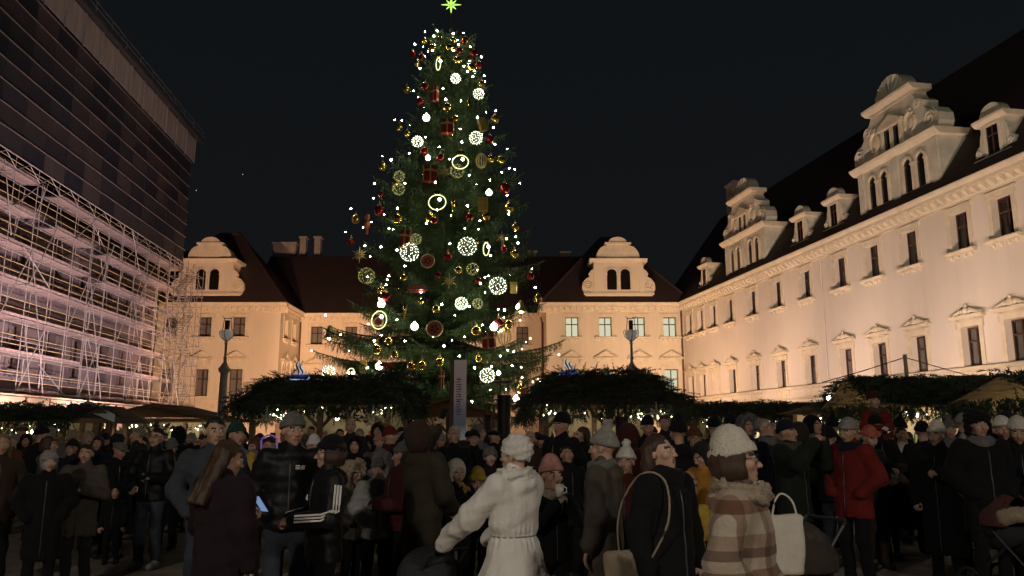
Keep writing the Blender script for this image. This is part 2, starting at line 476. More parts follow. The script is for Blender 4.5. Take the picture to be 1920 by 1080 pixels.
# ---- west pavilion, front at Y = 83, right edge X = -24.56
LP = [-(x+24.56) for x in (-28.95, -32.52, -36.15, -39.7)]
pav2 = block('palace_pavilion', (-24.56, 83, 0), math.pi, 0.0, 19.0, LP, LP, M_wall_cream, corn=(-0.76, 19.0))
tag(pav2, 'cream palace pavilion with dark windows and scrolled gable beside the scaffolding', 'building', 'palace buildings round the court')
pavilion_gable(pav2, -(-32.55+24.56))
hip_roof(pav2, -0.7, 19.5, -12, 15.3, 24.3, 6.8, 9.0, -5.5)
sd = MB(); ops = [(-5.9,-4.7,11.72,13.8),(-2.7,-1.5,11.72,13.8),(-5.9,-4.7,5.5,8.3),(-2.7,-1.5,5.5,8.3)]
wall_sheet(sd, -7.6, 0, 0, 14.32, ops, 0.36)
obj('side_wall', sd, M_wall_cream, pav2, (0,0,0), (0,0,math.pi/2))
for xa, xb, za, zb in ops:
    w_ = window(pav2, 0, 0, xb-xa, round(zb-za,2)); w_.rotation_euler = (0,0,math.pi/2); w_.location = (0,(xa+xb)/2,za)
    s_ = surround(pav2, 0, 0, xb-xa, round(zb-za,2), 'sill' if za > 9 else 'tri'); s_.rotation_euler = (0,0,math.pi/2); s_.location = (0,(xa+xb)/2,za)
cs = obj('side_cornice', MB().prof(CORN, -7.6, 0.0).mesh('side_cornice'), M_trim, pav2, (0,0,0), (0,0,math.pi/2))
dp = MB(); dp.path([(-0.16,-7.4,14.3),(-0.16,-7.4,0.1)], 0.09, 8); obj('downpipe', dp, M_metal_pipe, pav2)
st = MB(); st.prof([(0,5.05),(0.12,5.05),(0.16,5.25),(0,5.28)], 0.0, 19.0); obj('string_course', st, M_trim, pav2)
ar = MB(); ax = -(-32.4+24.56)
for i in range(14):
    a, b = math.pi*i/14, math.pi*(i+1)/14
    P = lambda r, t: (ax+r*1.25*math.cos(t), 3.0+r*math.sin(t))
    ar.prism([P(1.6,a), P(1.95,a), P(1.95,b), P(1.6,b)], 0, 0.18)
ar.box(ax-2.44, ax-2.0, 0, 0.18, 0, 3.0); ar.box(ax+2.0, ax+2.44, 0, 0.18, 0, 3.0)
obj('portal_arch', ar, M_trim, pav2)

# ---- central range, front at Y = 90.6
CX = [1.2, -2.75, -6.7, -10.65, -14.6, -18.57, -22.55]
CP = [-(x-3.4) for x in CX]
mid = block('palace_range', (3.4, 90.6, 0), math.pi, 0, 28.5, CP, CP, M_wall_cream, lit_up=())
tag(mid, 'recessed cream palace range under a plain dark roof, behind the big fir tree', 'building', 'palace buildings round the court')
m = MB(); m.add([(-6,0.7,15.3),(34,0.7,15.3),(34,-7,23.7),(-6,-7,23.7)], [(0,1,2,3)]); obj('roof', m, M_roof, mid)
for (px, py, w, h) in ((535,462,2.9,2.4),(570,451,0.75,3),(597,451,0.75,3),(998,478,1.0,3),(1060,479,1.2,3)):
    p = at(px, py, 99); z = at(px, py-3, 99).z
    chimney(mid, -(p.x-3.4), -(99-90.6), z-h, z, w, 1.0)
st = MB(); st.prof([(0,5.05),(0.12,5.05),(0.16,5.25),(0,5.28)], 0.0, 28.1); obj('string_course', st, M_trim, mid)

# ---- long wing on the right: local x = -s, corner at (18.18, 83), running towards the viewer
WA = math.atan(252 / (F_PX / _c))
WING_RZ = math.pi/2 + WA
SW = [1.6, 4.55, 7.6, 11.3, 15.8, 20.2, 24.6, 29.2, 32.95, 36.68, 40.93, 44.05, 47.9]
wing = block('palace_wing', (18.18, 83, 0), WING_RZ, -104.0, 0.0, [-s for s in SW], [-s for s in SW], M_wall_pink,
             lo_kind='orn', lo_zb=5.28, lo_h=2.12, wl=1.34, wu=1.34, zu=11.66, hu=2.2, blank=(2,), corn=(-56.0, 0.0))
tag(wing, 'long rose-white palace wing with carved gables, floodlit from below', 'building', 'palace buildings round the court')
for z0, z1, p in ((4.98,5.2,0.34),(4.2,4.34,0.24)):
    st = MB(); st.prof([(0,z0),(p*0.6,z0),(p,z1-0.06),(p,z1),(0,z1)], -104, 0); obj('string_course', st, M_trim, wing)
ap = MB(); ap.box(-1.05, 1.05, 0.0, 0.05, 4.36, 4.97)
for s in SW: obj('apron_panel', _SM.setdefault('apron', ap.mesh('apron_panel')), M_trim, wing, (-s,0,0))
for s in (26.9,):
    dp = MB(); dp.path([(-s,0.10,14.3),(-s,0.10,0.1)], 0.05, 8); obj('downpipe', dp, M_wall_pink, wing)
m = MB(); m.add([(-104,0.72,15.31),(6,0.72,15.31),(6,-7.5,26.6),(-104,-7.5,26.6)], [(0,1,2,3)]); obj('roof', m, M_roof, wing)
def to_local(root_loc, rz, P):
    d = Vector(P) - Vector(root_loc); return Vector((d.x*math.cos(rz)+d.y*math.sin(rz), -d.x*math.sin(rz)+d.y*math.cos(rz), d.z))
q = to_local((18.18,83,0), WING_RZ, at(1318, 408, 80)); chimney(wing, q.x, -5.2, 21.5, 27.6, 2.0, 1.4)

def wing_gable(parent, sc):
    xc = -sc; y1 = 0.12
    b = MB(); b.box(xc-4.0, xc+4.0, -5.0, y1+0.08, 15.32, 15.9); b.box(xc-3.9, xc+3.9, -5.0, y1, 15.9, 18.75)
    for x in (-3.55, -0.0, 3.55): b.box(xc+x-0.28, xc+x+0.28, y1, y1+0.09, 15.95, 18.7)
    g_ = obj('gable', b, M_trim_grey, parent)
    c = MB(); c.prof([(-5.0,18.75),(y1+0.1,18.75),(y1+0.38,18.98),(y1+0.46,19.14),(-5.0,19.14)], xc-4.25, xc+4.25); obj('gable_cornice', c, M_trim, g_)
    half = [(3.95,19.14),(4.15,19.6),(4.1,20.1),(3.75,20.55),(3.25,20.62),(2.95,20.9),(3.0,21.3),(2.7,21.55),(2.3,21.7),(2.05,22.1)]
    poly = [(xc+x, z) for x, z in half] + [(xc-x, z) for x, z in reversed(half)]
    u = MB(); u.prism(poly[::-1], -0.9, y1); 
    for sg in (-1, 1):
        spiral(u, xc+sg*3.45, 19.9, 0.5, sg, y1+0.04, 1.6, 0.10); spiral(u, xc+sg*2.45, 21.25, 0.32, sg, y1+0.04, 1.4, 0.08)
    obj('scrolled_attic', u, M_trim_grey, g_)
    for sg in (-1, 1):
        k = MB(); n = 14
        k.path([(xc+sg*1.75+0.46*math.cos(2*math.pi*i/n), y1+0.06, 20.35+0.66*math.sin(2*math.pi*i/n)) for i in range(n)], 0.11, 6, closed=True)
        k.ball((xc+sg*1.75, y1, 20.35), (0.28,0.12,0.42), 8, 6); k.ball((xc+sg*1.75, y1, 21.15), (0.24,0.18,0.18), 7, 5)
        k.ball((xc+sg*1.75, y1, 19.55), (0.2,0.14,0.16), 7, 5)
        obj('cartouche', k, M_trim, g_)
    a = MB(); a.box(xc-1.0, xc-0.82, y1, y1+0.2, 19.3, 20.75); a.box(xc-0.09, xc+0.09, y1, y1+0.18, 19.3, 20.75); a.box(xc+0.82, xc+1.0, y1, y1+0.2, 19.3, 20.75)
    a.box(xc-1.2, xc+1.2, y1, y1+0.28, 20.75, 20.95); a.prism([(xc-1.25,20.953),(xc+1.25,20.953),(xc,21.55)], y1, y1+0.26); a.box(xc-1.1, xc+1.1, y1, y1+0.25, 19.15, 19.3)
    o = obj('aedicule', a, M_trim, g_)
    p = MB(); p.box(xc-0.82, xc-0.09, y1, y1+0.02, 19.3, 20.75); p.box(xc+0.09, xc+0.82, y1, y1+0.02, 19.3, 20.75); obj('dark_pane', p, M_pane_dark, g_)
    t = MB(); t.box(xc-2.05, xc+2.05, -0.9, y1+0.05, 22.1, 22.3); t.prof([(-1.0,22.3),(y1+0.12,22.3),(y1+0.4,22.5),(y1+0.44,22.64),(-1.0,22.64)], xc-2.45, xc+2.45)
    obj('upper_cornice', t, M_trim, g_)
    s = MB(); half_dome(s, xc, 22.64, 3.1, 1.55, -0.8, y1-0.05)
    for i in range(1, 8):
        t_ = math.pi*i/8; s.path([(xc, y1, 22.66), (xc+1.5*math.cos(t_), y1-0.04, 22.64+1.5*math.sin(t_))], [0.03,0.09], 5)
    obj('shell_lunette', s, M_trim_grey, g_)
    for xx in (-2.35, -1.15, 1.15, 2.35):
        w, pp = MB(), MB(); arched(w, pp, xc+xx, 16.15, 0.74, 2.05, y1)
        o = obj('arched_window', w, M_trim, g_); obj('dark_pane', pp, M_pane_dark, o)
    r_ = MB(); r_.prism([(xc-4.0,19.15),(xc+4.0,19.15),(xc,22.0)], -7.0, -0.92); obj('gable_roof', r_, M_roof, g_)
    return g_
def wing_dormer(parent, sc):
    xc = -sc; y1 = 0.0
    b = MB(); b.box(xc-1.2, xc+1.2, -2.2, y1+0.05, 15.32, 15.95); b.prof([(-2.2,15.95),(y1+0.05,15.95),(y1+0.2,16.1),(-2.2,16.1)], xc-1.3, xc+1.3)
    b.box(xc-0.82, xc+0.82, -2.2, y1, 16.1, 17.95)
    d = obj('dormer', b, M_trim_grey, parent)
    for sg in (-1, 1):
        v = MB(); poly = [(0.8,16.1),(1.3,16.1),(1.4,16.4),(1.3,16.75),(1.02,16.95),(0.98,17.3),(0.86,17.6),(0.8,17.8)]
        poly = [(xc+sg*x, z) for x, z in poly]; v.prism(poly if sg < 0 else poly[::-1], -0.3, y1-0.04); spiral(v, xc+sg*1.08, 16.5, 0.2, sg, y1, 1.3, 0.06)
        obj('volute', v, M_trim_grey, d)
    c = MB(); c.prof([(-2.4,17.95),(y1+0.08,17.95),(y1+0.28,18.12),(y1+0.3,18.24),(-2.4,18.24)], xc-1.12, xc+1.12); obj('dormer_cornice', c, M_trim, d)
    h = MB(); half_dome(h, xc, 18.24, 1.6, 0.75, -0.5, y1+0.04); obj('shell_lunette', h, M_trim_grey, d)
    f = MB(); f.box(xc-0.56, xc-0.42, y1, y1+0.08, 16.15, 17.75); f.box(xc+0.42, xc+0.56, y1, y1+0.08, 16.15, 17.75); f.box(xc-0.56, xc+0.56, y1, y1+0.08, 17.75, 17.9)
    obj('dormer_frame', f, M_trim, d)
    p = MB(); p.box(xc-0.42, xc+0.42, y1-0.02, y1+0.015, 16.15, 17.75); obj('dark_pane', p, M_pane_dark, d)
    b = MB(); b.box(xc-0.03, xc+0.03, y1+0.015, y1+0.05, 16.15, 17.75); b.box(xc-0.42, xc+0.42, y1+0.015, y1+0.045, 17.2, 17.26); obj('window_bar', b, M_frame, d)
for s in (15.2, 36.2): wing_gable(wing, s)
for s in (6.0, 24.4, 29.0, 44.0): wing_dormer(wing, s)
# ================================================================== scaffolded building on the left
LA = math.atan(120 / (F_PX / _c))
LEFT_RZ = -math.pi/2 + LA
LEFT_O = (-30.5, 70.0, 0)
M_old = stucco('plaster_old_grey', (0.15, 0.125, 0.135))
M_steel = mat('galvanised_tube', (0.56, 0.54, 0.54), rough=0.45, metal=0.35, var=0.18, vscale=2.0)
M_steel_d = mat('weathered_tube', (0.26, 0.24, 0.24), rough=0.55, metal=0.3, var=0.25, vscale=2.0)
M_rail = mat('yellow_rail', (0.60, 0.49, 0.26), rough=0.5, metal=0.2, var=0.15)
M_deck = mat('deck_board', (0.42, 0.33, 0.31), rough=0.85, var=0.35, vscale=2.5, stretch=(1,4,1))
M_hoard = mat('hoarding_board', (0.62, 0.47, 0.32), rough=0.8, var=0.12, vscale=0.7)
M_hpost = mat('hoarding_post', (0.10, 0.06, 0.045), rough=0.7, var=0.1)
M_white_sheet = mat('fascia_sheet', (0.36, 0.35, 0.33), rough=0.6, var=0.25, vscale=0.8, stretch=(2.5,2.5,0.3))
wx = [1.2+4.1*i for i in range(12)]
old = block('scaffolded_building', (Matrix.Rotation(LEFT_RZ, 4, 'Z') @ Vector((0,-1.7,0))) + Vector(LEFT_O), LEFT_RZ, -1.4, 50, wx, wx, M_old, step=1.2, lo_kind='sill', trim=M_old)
tag(old, 'grey old palace wall under repair behind the scaffolding tubes', 'building')

m = MB(); m.add([(-1.4,0.7,15.3),(50,0.7,15.3),(50,-8,27),(-1.4,-8,27)], [(0,1,2,3)]); obj('roof', m, M_roof, old)
enc = empty('weather_enclosure', LEFT_O, LEFT_RZ)
tag(enc, 'tall dark sheeted enclosure of square panels built above the scaffolding', 'enclosure')
PW, ROWS, Z0, Z1 = 2.57, 8, 17.25, 27.0
RH = (Z1-Z0)/ROWS
sheets = [mat('sheet_%d' % i, c, rough=r_, var=0.3, vscale=0.5, stretch=(1,1,0.4)) for i, (c, r_) in enumerate((
    ((0.0408,0.0434,0.0547),0.35), ((0.0299,0.0329,0.0461),0.3), ((0.0571,0.0532,0.0562),0.45), ((0.0449,0.0469,0.0533),0.4), ((0.0680,0.0616,0.0619),0.5), ((0.0340,0.0350,0.0432),0.35)))]
pm = MB(); pm.box(0.02, PW-0.02, -0.03, 0.0, 0.02, RH-0.05); PANEL = pm.mesh('panel')
pm2 = MB(); pm2.box(0.02, PW-0.02, -0.03, 0.0, 0.0, 2.1); FASC = pm2.mesh('fascia_panel')
PANEL.materials.append(sheets[0])
for i in range(20):
    for j in range(ROWS):
        o = obj('panel', PANEL, sheets[int(rng.integers(0,6))], enc, (-1.5+PW*i, 0.10+0.015*rng.random(), Z0+RH*j), (0.012*rng.standard_normal(), 0, 0))
    obj('fascia_panel', FASC, M_white_sheet, enc, (-1.5+PW*i, 0.35, Z1+0.06), (-0.05, 0, 0))
    b = MB(); b.tube((-1.5+PW*i, 0.42, Z1-0.1), (-1.5+PW*i, 0.46, Z1+2.3), 0.05, 6); obj('fascia_pole', b, M_steel, enc)
for j in range(ROWS+1):
    b = MB(); b.tube((-1.6, 0.16, Z0+RH*j-0.02), (48.2, 0.16, Z0+RH*j-0.02), 0.045, 6); obj('rail', b, M_steel if j == 0 else mat('dull_rail', (0.20,0.18,0.18), rough=0.5, metal=0.3, var=0.1), enc)
rf = MB(); rf.prof([(1.0,29.1),(1.05,29.3),(-12,33.0),(-12,32.8)], -2.2, 48.5); obj('enclosure_roof', rf, mat('roof_sheet', (0.06,0.06,0.065), rough=0.5, var=0.2), enc)
rr = MB(); rr.tube((-2.2,1.0,30.1), (48.5,1.0,30.1), 0.03, 5); rr.tube((-2.2,1.0,29.7), (48.5,1.0,29.7), 0.03, 5)
for i in range(20): rr.tube((-1.5+PW*i,1.0,29.2), (-1.5+PW*i,1.0,30.15), 0.03, 5)
obj('roof_railing', rr, mat('dull_rail', (0.2,0.18,0.18)), enc)
for j in range(ROWS):
    for k in range(4):
        obj('end_panel', PANEL, sheets[(j+k) % 6], enc, (-1.55, 0.0-PW*k, Z0+RH*j), (0,0,-math.pi/2))

sca = empty('scaffolding', LEFT_O, LEFT_RZ)
tag(sca, 'tall steel tube scaffolding with plank decks against the old building', 'scaffolding')
NB = 20
LIFT = [4.1+2.05*i for i in range(7)]
XB = [-1.3+PW*i for i in range(NB)]
t0 = MB(); t0.tube((0,0,0),(0,0,17.3),0.029,6)
for z in LIFT: t0.tube((0,0,z-0.07),(0,0,z+0.07),0.055,6)
STD = t0.mesh('standard')
for x in XB:
    for y in (0.0, -1.05): obj('standard', STD, M_steel, sca, (x, y, 0))
tr = MB(); tr.tube((0,0.1,0),(0,-1.25,0),0.03,5); TRN = tr.mesh('transom')
dk = MB()
for a, b in ((-1.02,-0.70),(-0.68,-0.36),(-0.34,-0.02)): dk.box(0.03, PW-0.03, a, b, 0.03, 0.085)
dk.box(0.03, PW-0.03, 0.02, 0.05, 0.09, 0.25); DECK = dk.mesh('deck')
for z in LIFT:
    for x in XB: obj('transom', TRN, M_steel, sca, (x,0,z))
    for x in XB[:-1]:
        if rng.random() < 0.14: continue
        obj('deck', DECK, M_deck, sca, (x,0,z), (0.01*rng.standard_normal(),0,0.004*rng.standard_normal()))
    for dz, y, m_ in ((0.0,0.05,M_steel),(0.0,-1.1,M_steel),(0.55,0.05,M_rail),(1.05,0.05,M_rail),(1.05,-1.1,M_steel)):
        b = MB(); b.tube((-1.5,y,z+dz),(XB[-1]+0.2,y,z+dz),0.027 if m_ is M_steel else 0.024,5)
        obj('ledger' if m_ is M_steel else 'guard_rail', b, m_, sca)
for i in range(0, NB-1):
    if i % 3 == 2: continue
    for j in range(0, 6):
        if (i + j) % 3 == 0:
            b = MB(); b.tube((XB[i+1],0.09,LIFT[j]), (XB[i],0.09,LIFT[j]+4.1 if j < 5 else LIFT[j]+2), 0.033, 5); obj('brace', b, M_steel, sca)
for i in range(NB-1):    # lattice along the top lift
    b = MB(); b.tube((XB[i],0.09,LIFT[-1]+0.1),(XB[i]+PW/2,0.09,17.2),0.024,5); b.tube((XB[i]+PW/2,0.09,17.2),(XB[i+1],0.09,LIFT[-1]+0.1),0.024,5); obj('lattice', b, M_steel, sca)
for i in range(46):      # loose raking tubes clamped on at odd angles
    k = int(rng.integers(0, NB-2)); j = int(rng.integers(0, 6)); b = MB(); y_ = rng.choice([0.12, -0.5, -1.0])
    b.tube((XB[k]+rng.uniform(0,2.5), y_, LIFT[j]+rng.uniform(-0.5,0.5)), (XB[k]+rng.uniform(0,5), y_+rng.uniform(0,0.4), min(17.2, LIFT[j]+rng.uniform(1.6,4.4))), 0.028, 5); obj('raking_tube', b, M_steel, sca)
# outrigger frames leaning out from the building at ground
for i in range(1, NB-1, 3):
    b = MB(); b.tube((XB[i],0.1,LIFT[4]),(XB[i]+0.4,2.4,0.0),0.03,5); b.tube((XB[i],0.1,LIFT[2]),(XB[i]+0.2,1.6,0.0),0.03,5); obj('raker', b, M_steel, sca)
# stair tower at the far end
tw = empty('stair_tower', (Matrix.Rotation(LEFT_RZ,4,'Z') @ Vector((0.4,0.3,0))) + Vector(LEFT_O), LEFT_RZ)
tag(tw, 'narrow scaffold stair tower standing at the far end of the scaffolding', 'scaffold tower')
for x in (-4.4,-2.9,-1.4,0.1,1.6):
    for y in (-0.1, 1.0): obj('standard', STD, M_steel_d, tw, (x,y,0), (0,0,0), (1,1,0.985))
for k in range(15):
    z = 3.2 + 0.93*k
    for y in (-0.1,1.0):
        b = MB(); b.tube((-4.5,y,z),(1.7,y,z),0.024,5); obj('ledger', b, M_steel_d, tw)
    for x in (-4.4,-1.4,1.6):
        b = MB(); b.tube((x,-0.2,z),(x,1.1,z),0.024,5); obj('transom', b, M_steel_d, tw)
    if k % 2 == 0 and k < 14:
        b = MB()
        for sx in (0.0, 0.8): b.tube((-2.9 if k % 4 else 0.1, sx, z), (0.1 if k % 4 else -2.9, sx, z+1.86), 0.035, 5)
        for q in range(8):
            f_ = (q+0.5)/8; xx = (-2.9+3.0*f_) if k % 4 else (0.1-3.0*f_)
            b.box(xx-0.12, xx+0.12, 0.0, 0.8, z+1.86*f_, z+1.86*f_+0.03)
        obj('stair_flight', b, M_steel_d, tw)
    if k % 3 == 0:
        b = MB(); b.tube((-4.4,1.06,z),(-1.4,1.06,min(z+2.8,17)),0.024,5); b.tube((1.6,1.06,z),(-1.4,1.06,min(z+2.8,17)),0.024,5); obj('brace', b, M_steel_d, tw)
hd = empty('hoarding', LEFT_O, LEFT_RZ)
tag(hd, 'cream board hoarding fence closing off the foot of the scaffolding', 'fence')
hp = MB(); hp.box(0.05, PW-0.05, 2.55, 2.6, 0.05, 3.55); HP = hp.mesh('board_panel')
ht = MB(); ht.box(-0.05, 0.05, 2.52, 2.63, 0, 3.6); HT = ht.mesh('post')
for i in range(-2, 19):
    obj('board_panel', HP, M_hoard, hd, (PW*i,0,0)); obj('post', HT, M_hpost, hd, (PW*i,0,0))
cpz = MB(); cpz.box(-2*PW, 19*PW, 2.5, 2.66, 3.6, 3.68); obj('top_rail', cpz, M_hoard, hd)
# ================================================================== fir tree
TX, TY = -3.12, 38.0
M_needle = mat('spruce_needles', (0.066, 0.108, 0.042), rough=0.7, var=0.4, vscale=1.4, spec=0.3)
M_needle2 = mat('cut_fir_sprays', (0.058, 0.080, 0.042), rough=0.75, var=0.5, vscale=2.5, spec=0.25)
M_bark = mat('spruce_bark', (0.055, 0.038, 0.028), rough=0.9, var=0.35, vscale=6, bump=0.5, bscale=20)
RAD = [(3.0,4.8),(4.0,5.2),(5.3,5.9),(7.0,5.6),(8.7,4.9),(11.5,4.7),(13.0,4.4),(15.3,3.4),(17.5,2.75),(19.9,1.95),(21.3,1.55),(22.0,0.95),(22.6,0.3)]
def rad(z): return float(np.interp(z, [a for a, b in RAD], [b for a, b in RAD]))

def blades(base, d, L, n, wid, spread, V, Fc, rg):
    """needle-covered twig: pairs of slim triangles along base + d*L (arrays of V/F lists)"""
    d = d/np.linalg.norm(d)
    u = np.cross(d, [0,0,1.0]); 
    if np.linalg.norm(u) < 1e-3: u = np.array([1.0,0,0])
    u = u/np.linalg.norm(u); w = np.cross(d, u)
    for i in range(n):
        t = (i+0.3)/n; p = base+d*L*t
        for sg in (-1, 1):
            a = rg.uniform(0, math.pi)
            side = (u*math.cos(a)+w*math.sin(a))*sg
            tip = p + d*spread*rg.uniform(0.6,1.2) + side*wid*rg.uniform(0.6,1.2)*(1-0.5*t)
            k = len(V); off = d*spread*0.45
            V += [p-off*0.3, tip, p+off]; Fc.append((k,k+1,k+2))
    k = len(V); V += [base-u*0.012, base+d*L, base+u*0.012]; Fc.append((k,k+1,k+2))

def bough_mesh(L, seed, sparse=1.0):
    rg = np.random.default_rng(seed)
    V, Fc = [], []
    limb = lambda t: np.array([L*t, 0.0, -0.16*L*t + 0.13*L*t*t*t*1.2])
    nseg = max(4, int(L/0.22))
    for i in range(nseg):
        t = (i+0.6)/nseg
        p = limb(t)
        sl = min(1.15, 0.18+0.36*L*(1-t)+0.12) * rg.uniform(0.75,1.15)
        for sg in (-1, 1):
            ang = rg.uniform(0.75,1.15)*sg
            d = np.array([math.cos(ang), math.sin(ang), -0.12])
            ns = max(2, int(sl/0.11*sparse))
            blades(p, d, sl, max(3,int(sl/0.06)), 0.07, 0.10, V, Fc, rg)
            for j in range(ns):
                q = p + d*sl*(j+0.5)/ns
                hl = rg.uniform(0.22,0.62)*(0.55+0.45*(1-t)) * min(1, 0.45+L*0.22)
                dd = np.array([0.25*math.cos(ang)+rg.normal(0,0.15), 0.25*math.sin(ang)+rg.normal(0,0.15), -1.0])
                blades(q, dd, hl, max(4,int(hl/0.065)), 0.062, 0.085, V, Fc, rg)
        blades(p, np.array([1.0, rg.normal(0,0.2), 0.3]), 0.32, 5, 0.08, 0.1, V, Fc, rg)
    e = limb(1.0); blades(e, np.array([1.0,0,0.35]), 0.35, 7, 0.08, 0.1, V, Fc, rg)
    nN = len(Fc)
    wood = MB(); pts = [limb(i/6) for i in range(7)]; wood.path(pts, [0.022*L**0.8*(1-0.85*i/6)+0.006 for i in range(7)], 5)
    V = np.array(V); k = len(V)
    q = [f_ for f_ in wood.f]
    tris = [(a[0]+k,a[1]+k,a[2]+k) for a in q if len(a) == 4] + [(a[0]+k,a[2]+k,a[3]+k) for a in q if len(a) == 4]
    V = np.vstack([V, np.array([list(p) for p in wood.v])])
    Fa = np.array(Fc + tris)
    return npmesh('bough', V, Fa, smooth=False, midx=np.r_[np.zeros(nN), np.ones(len(tris))])

tree = empty('fir_tree', (TX, TY, 0))
tag(tree, 'huge decorated spruce Christmas tree rising behind the market stalls', 'tree')
tk = MB(); tk.path([(0,0,0),(0.02,0,6),(0,0.03,12),(0.03,0,18),(0,0,23.3)], [0.36,0.28,0.2,0.11,0.035], 10); obj('trunk', tk, M_bark, tree)
LEN = [0.7,1.2,1.8,2.5,3.3,4.2,5.2,6.2]
BM = {L: [bough_mesh(L, int(L*100)+k, 0.95 if L < 4 else 0.8) for k in range(2 if L > 3 else 3)] for L in LEN}
for L in BM:
    for me in BM[L]: me.materials.append(M_needle); me.materials.append(M_bark)
z, nb = 3.0, 0
a0 = 0.0
while z < 22.7 and nb < 300:
    Rz = rad(z)
    n = 8 if z < 9 else (7 if z < 16 else 6)
    if z > 21: n = 5
    for i in range(n):
        a = a0 + 2*math.pi*i/n + rng.normal(0,0.14)
        Lt = Rz*rng.uniform(0.66,0.98)*(1.0 if z < 9 else 0.94 if z < 15 else 0.84)*(0.82 if rng.random() < 0.2 else 1.0)
        side = math.cos(a)
        if side < -0.5 and z < 7.5: Lt *= 1.22
        if side > 0.5 and 6.2 < z < 7.6: Lt *= 0.72
        L = min(LEN, key=lambda q: abs(q-Lt)); s = Lt/L
        me = BM[L][int(rng.integers(0, len(BM[L])))]
        tilt = -0.05 + 0.30*(z/22) if z < 19 else 0.35
        o = obj('bough', me, None, tree, (0.05*math.cos(a),0.05*math.sin(a),z+rng.normal(0,0.12)), (rng.normal(0,0.12), -tilt+rng.normal(0,0.06), a), (s,s,s))
        nb += 1
    z += 0.40 + 0.012*z*0 + (0.10 if z < 10 else 0.0)
    a0 += 0.47

# ---- where a pixel's ray first meets the tree's outer surface
def on_tree(px, py, out=0.05, f=0.97):
    r = ray(px, py)
    best, bd = None, 9e9
    for Y in np.arange(31.0, 40.0, 0.05):
        k = Y/r[1]; x, zz = r[0]*k, EYE+r[2]*k
        dd = math.hypot(x-TX, Y-TY); q = dd-rad(zz)*f
        if q < 0: return Vector((x, Y-out, zz))
        if q < bd: bd, best = q, Vector((x, Y, zz))
    return best

def where(p):
    dx = (p.x-TX)/max(0.4, rad(p.z))
    zone = 'close under the top star' if p.z > 19.8 else 'in the upper third' if p.z > 15.5 else 'at mid-height' if p.z > 11 else 'below mid-height' if p.z > 7 else 'among the lowest boughs'
    return zone + (', scaffolding side' if dx < -0.35 else ', long-wing side' if dx > 0.35 else ', market side')
# ---- light string : bulbs
M_bulb = emat('warm_white_led', (1.0, 0.97, 0.66), 140.0)
M_bulb_big = emat('white_globe', (1.0, 0.98, 0.80), 16.0)
M_gold = mat('gold_bauble', (0.62, 0.46, 0.09), rough=0.12, metal=0.9, var=0.05)
M_red = mat('red_bauble', (0.22, 0.014, 0.011), rough=0.15, metal=0.55, var=0.05)
M_redbox = mat('red_wrap', (0.24, 0.018, 0.014), rough=0.35, var=0.15, vscale=8)
M_goldbox = mat('gold_wrap', (0.60, 0.42, 0.08), rough=0.3, metal=0.5, var=0.2, vscale=10)
M_ribbon = mat('gold_ribbon', (0.62, 0.45, 0.16), rough=0.35, metal=0.5, var=0.1)
M_wire = mat('gold_wire', (0.45, 0.36, 0.14), rough=0.35, metal=0.7, var=0)
M_led_ring = emat('led_ring', (0.90, 1.0, 0.42), 2.2)
M_led_cool = emat('led_cool', (0.93, 1.0, 0.82), 16.0)
M_ginger = mat('orange_cookie', (0.52, 0.13, 0.05), rough=0.6, var=0.25, vscale=6)
M_cord = mat('cord', (0.02,0.03,0.02), var=0)

BULBS = [(797,60),(820,60),(850,65),(869,64),(814,70),(778,83),(794,90),(815,87),(811,97),(851,97),(860,86),(903,109),(881,116),(870,126),(788,131),(877,136),(887,145),(908,144),
 (776,172),(831,168),(836,188),(740,225),(857,221),(895,222),(925,241),(930,209),(798,259),(824,277),(866,268),(928,272),(951,281),(768,289),(734,301),(717,293),(955,317),(941,325),(919,339),(817,344),
 (703,346),(701,373),(746,392),(877,387),(951,368),(954,403),(658,391),(648,435),(844,458),(967,445),(950,449),(971,457),(685,462),(695,482),(715,464),(745,470),(997,505),(1003,540),(712,575),(934,581),(946,582),(610,591),(716,629),(703,640),(730,518),(727,525),(790,548),
 (901,533),(910,549),(829,572),(833,649),(922,688),(938,668),(960,686),(977,689),(963,660),(952,657),(979,708),(704,707),(584,657),(617,713),(885,753),(774,764),(800,760),(890,690),(868,700),(640,628),(655,700),
 (880,330),(850,300),(760,345),(820,395),(900,415),(920,480),(800,420),(730,430),(690,520),(760,500),(905,610),(880,575),(745,600),(760,640),(690,690),(940,620),(862,668)]
ls = empty('light_string', (TX, TY, 0))
tag(ls, 'string of small white lights wound through the big spruce', 'string lights')
bb = MB(); bb.ball((0,0,0),0.033,7,5); BULB = bb.mesh('bulb', True)
bb2 = MB(); bb2.ball((0,0,0),0.024,6,4); BULB2 = bb2.mesh('bulb', True)
pts = []
for i, (x, y) in enumerate(BULBS):
    p = on_tree(x, y, 0.12) - Vector((TX,TY,0)); pts.append(p)
    obj('bulb', BULB if i % 3 else BULB2, M_bulb, ls, p, (0,0,0), [rng.uniform(0.8,1.25)]*3)
for i in range(100):      # small bulbs deeper among the boughs
    zz = 3.6+18.2*rng.random()**1.25; a = rng.uniform(0, 2*math.pi); q = rad(zz)*rng.uniform(0.55,0.97)
    obj('bulb', BULB2, M_bulb, ls, (q*math.cos(a), q*math.sin(a), zz), (0,0,0), [rng.uniform(0.7,1.1)]*3)
pts.sort(key=lambda p: p.z)
cw = MB()
for i in range(0, len(pts)-1):
    a, b = pts[i], pts[i+1]
    if (a-b).length < 2.5: cw.path([a, (a+b)/2+Vector((0,0.15,-0.15)), b], 0.006, 3)
obj('cable', cw, M_cord, ls)
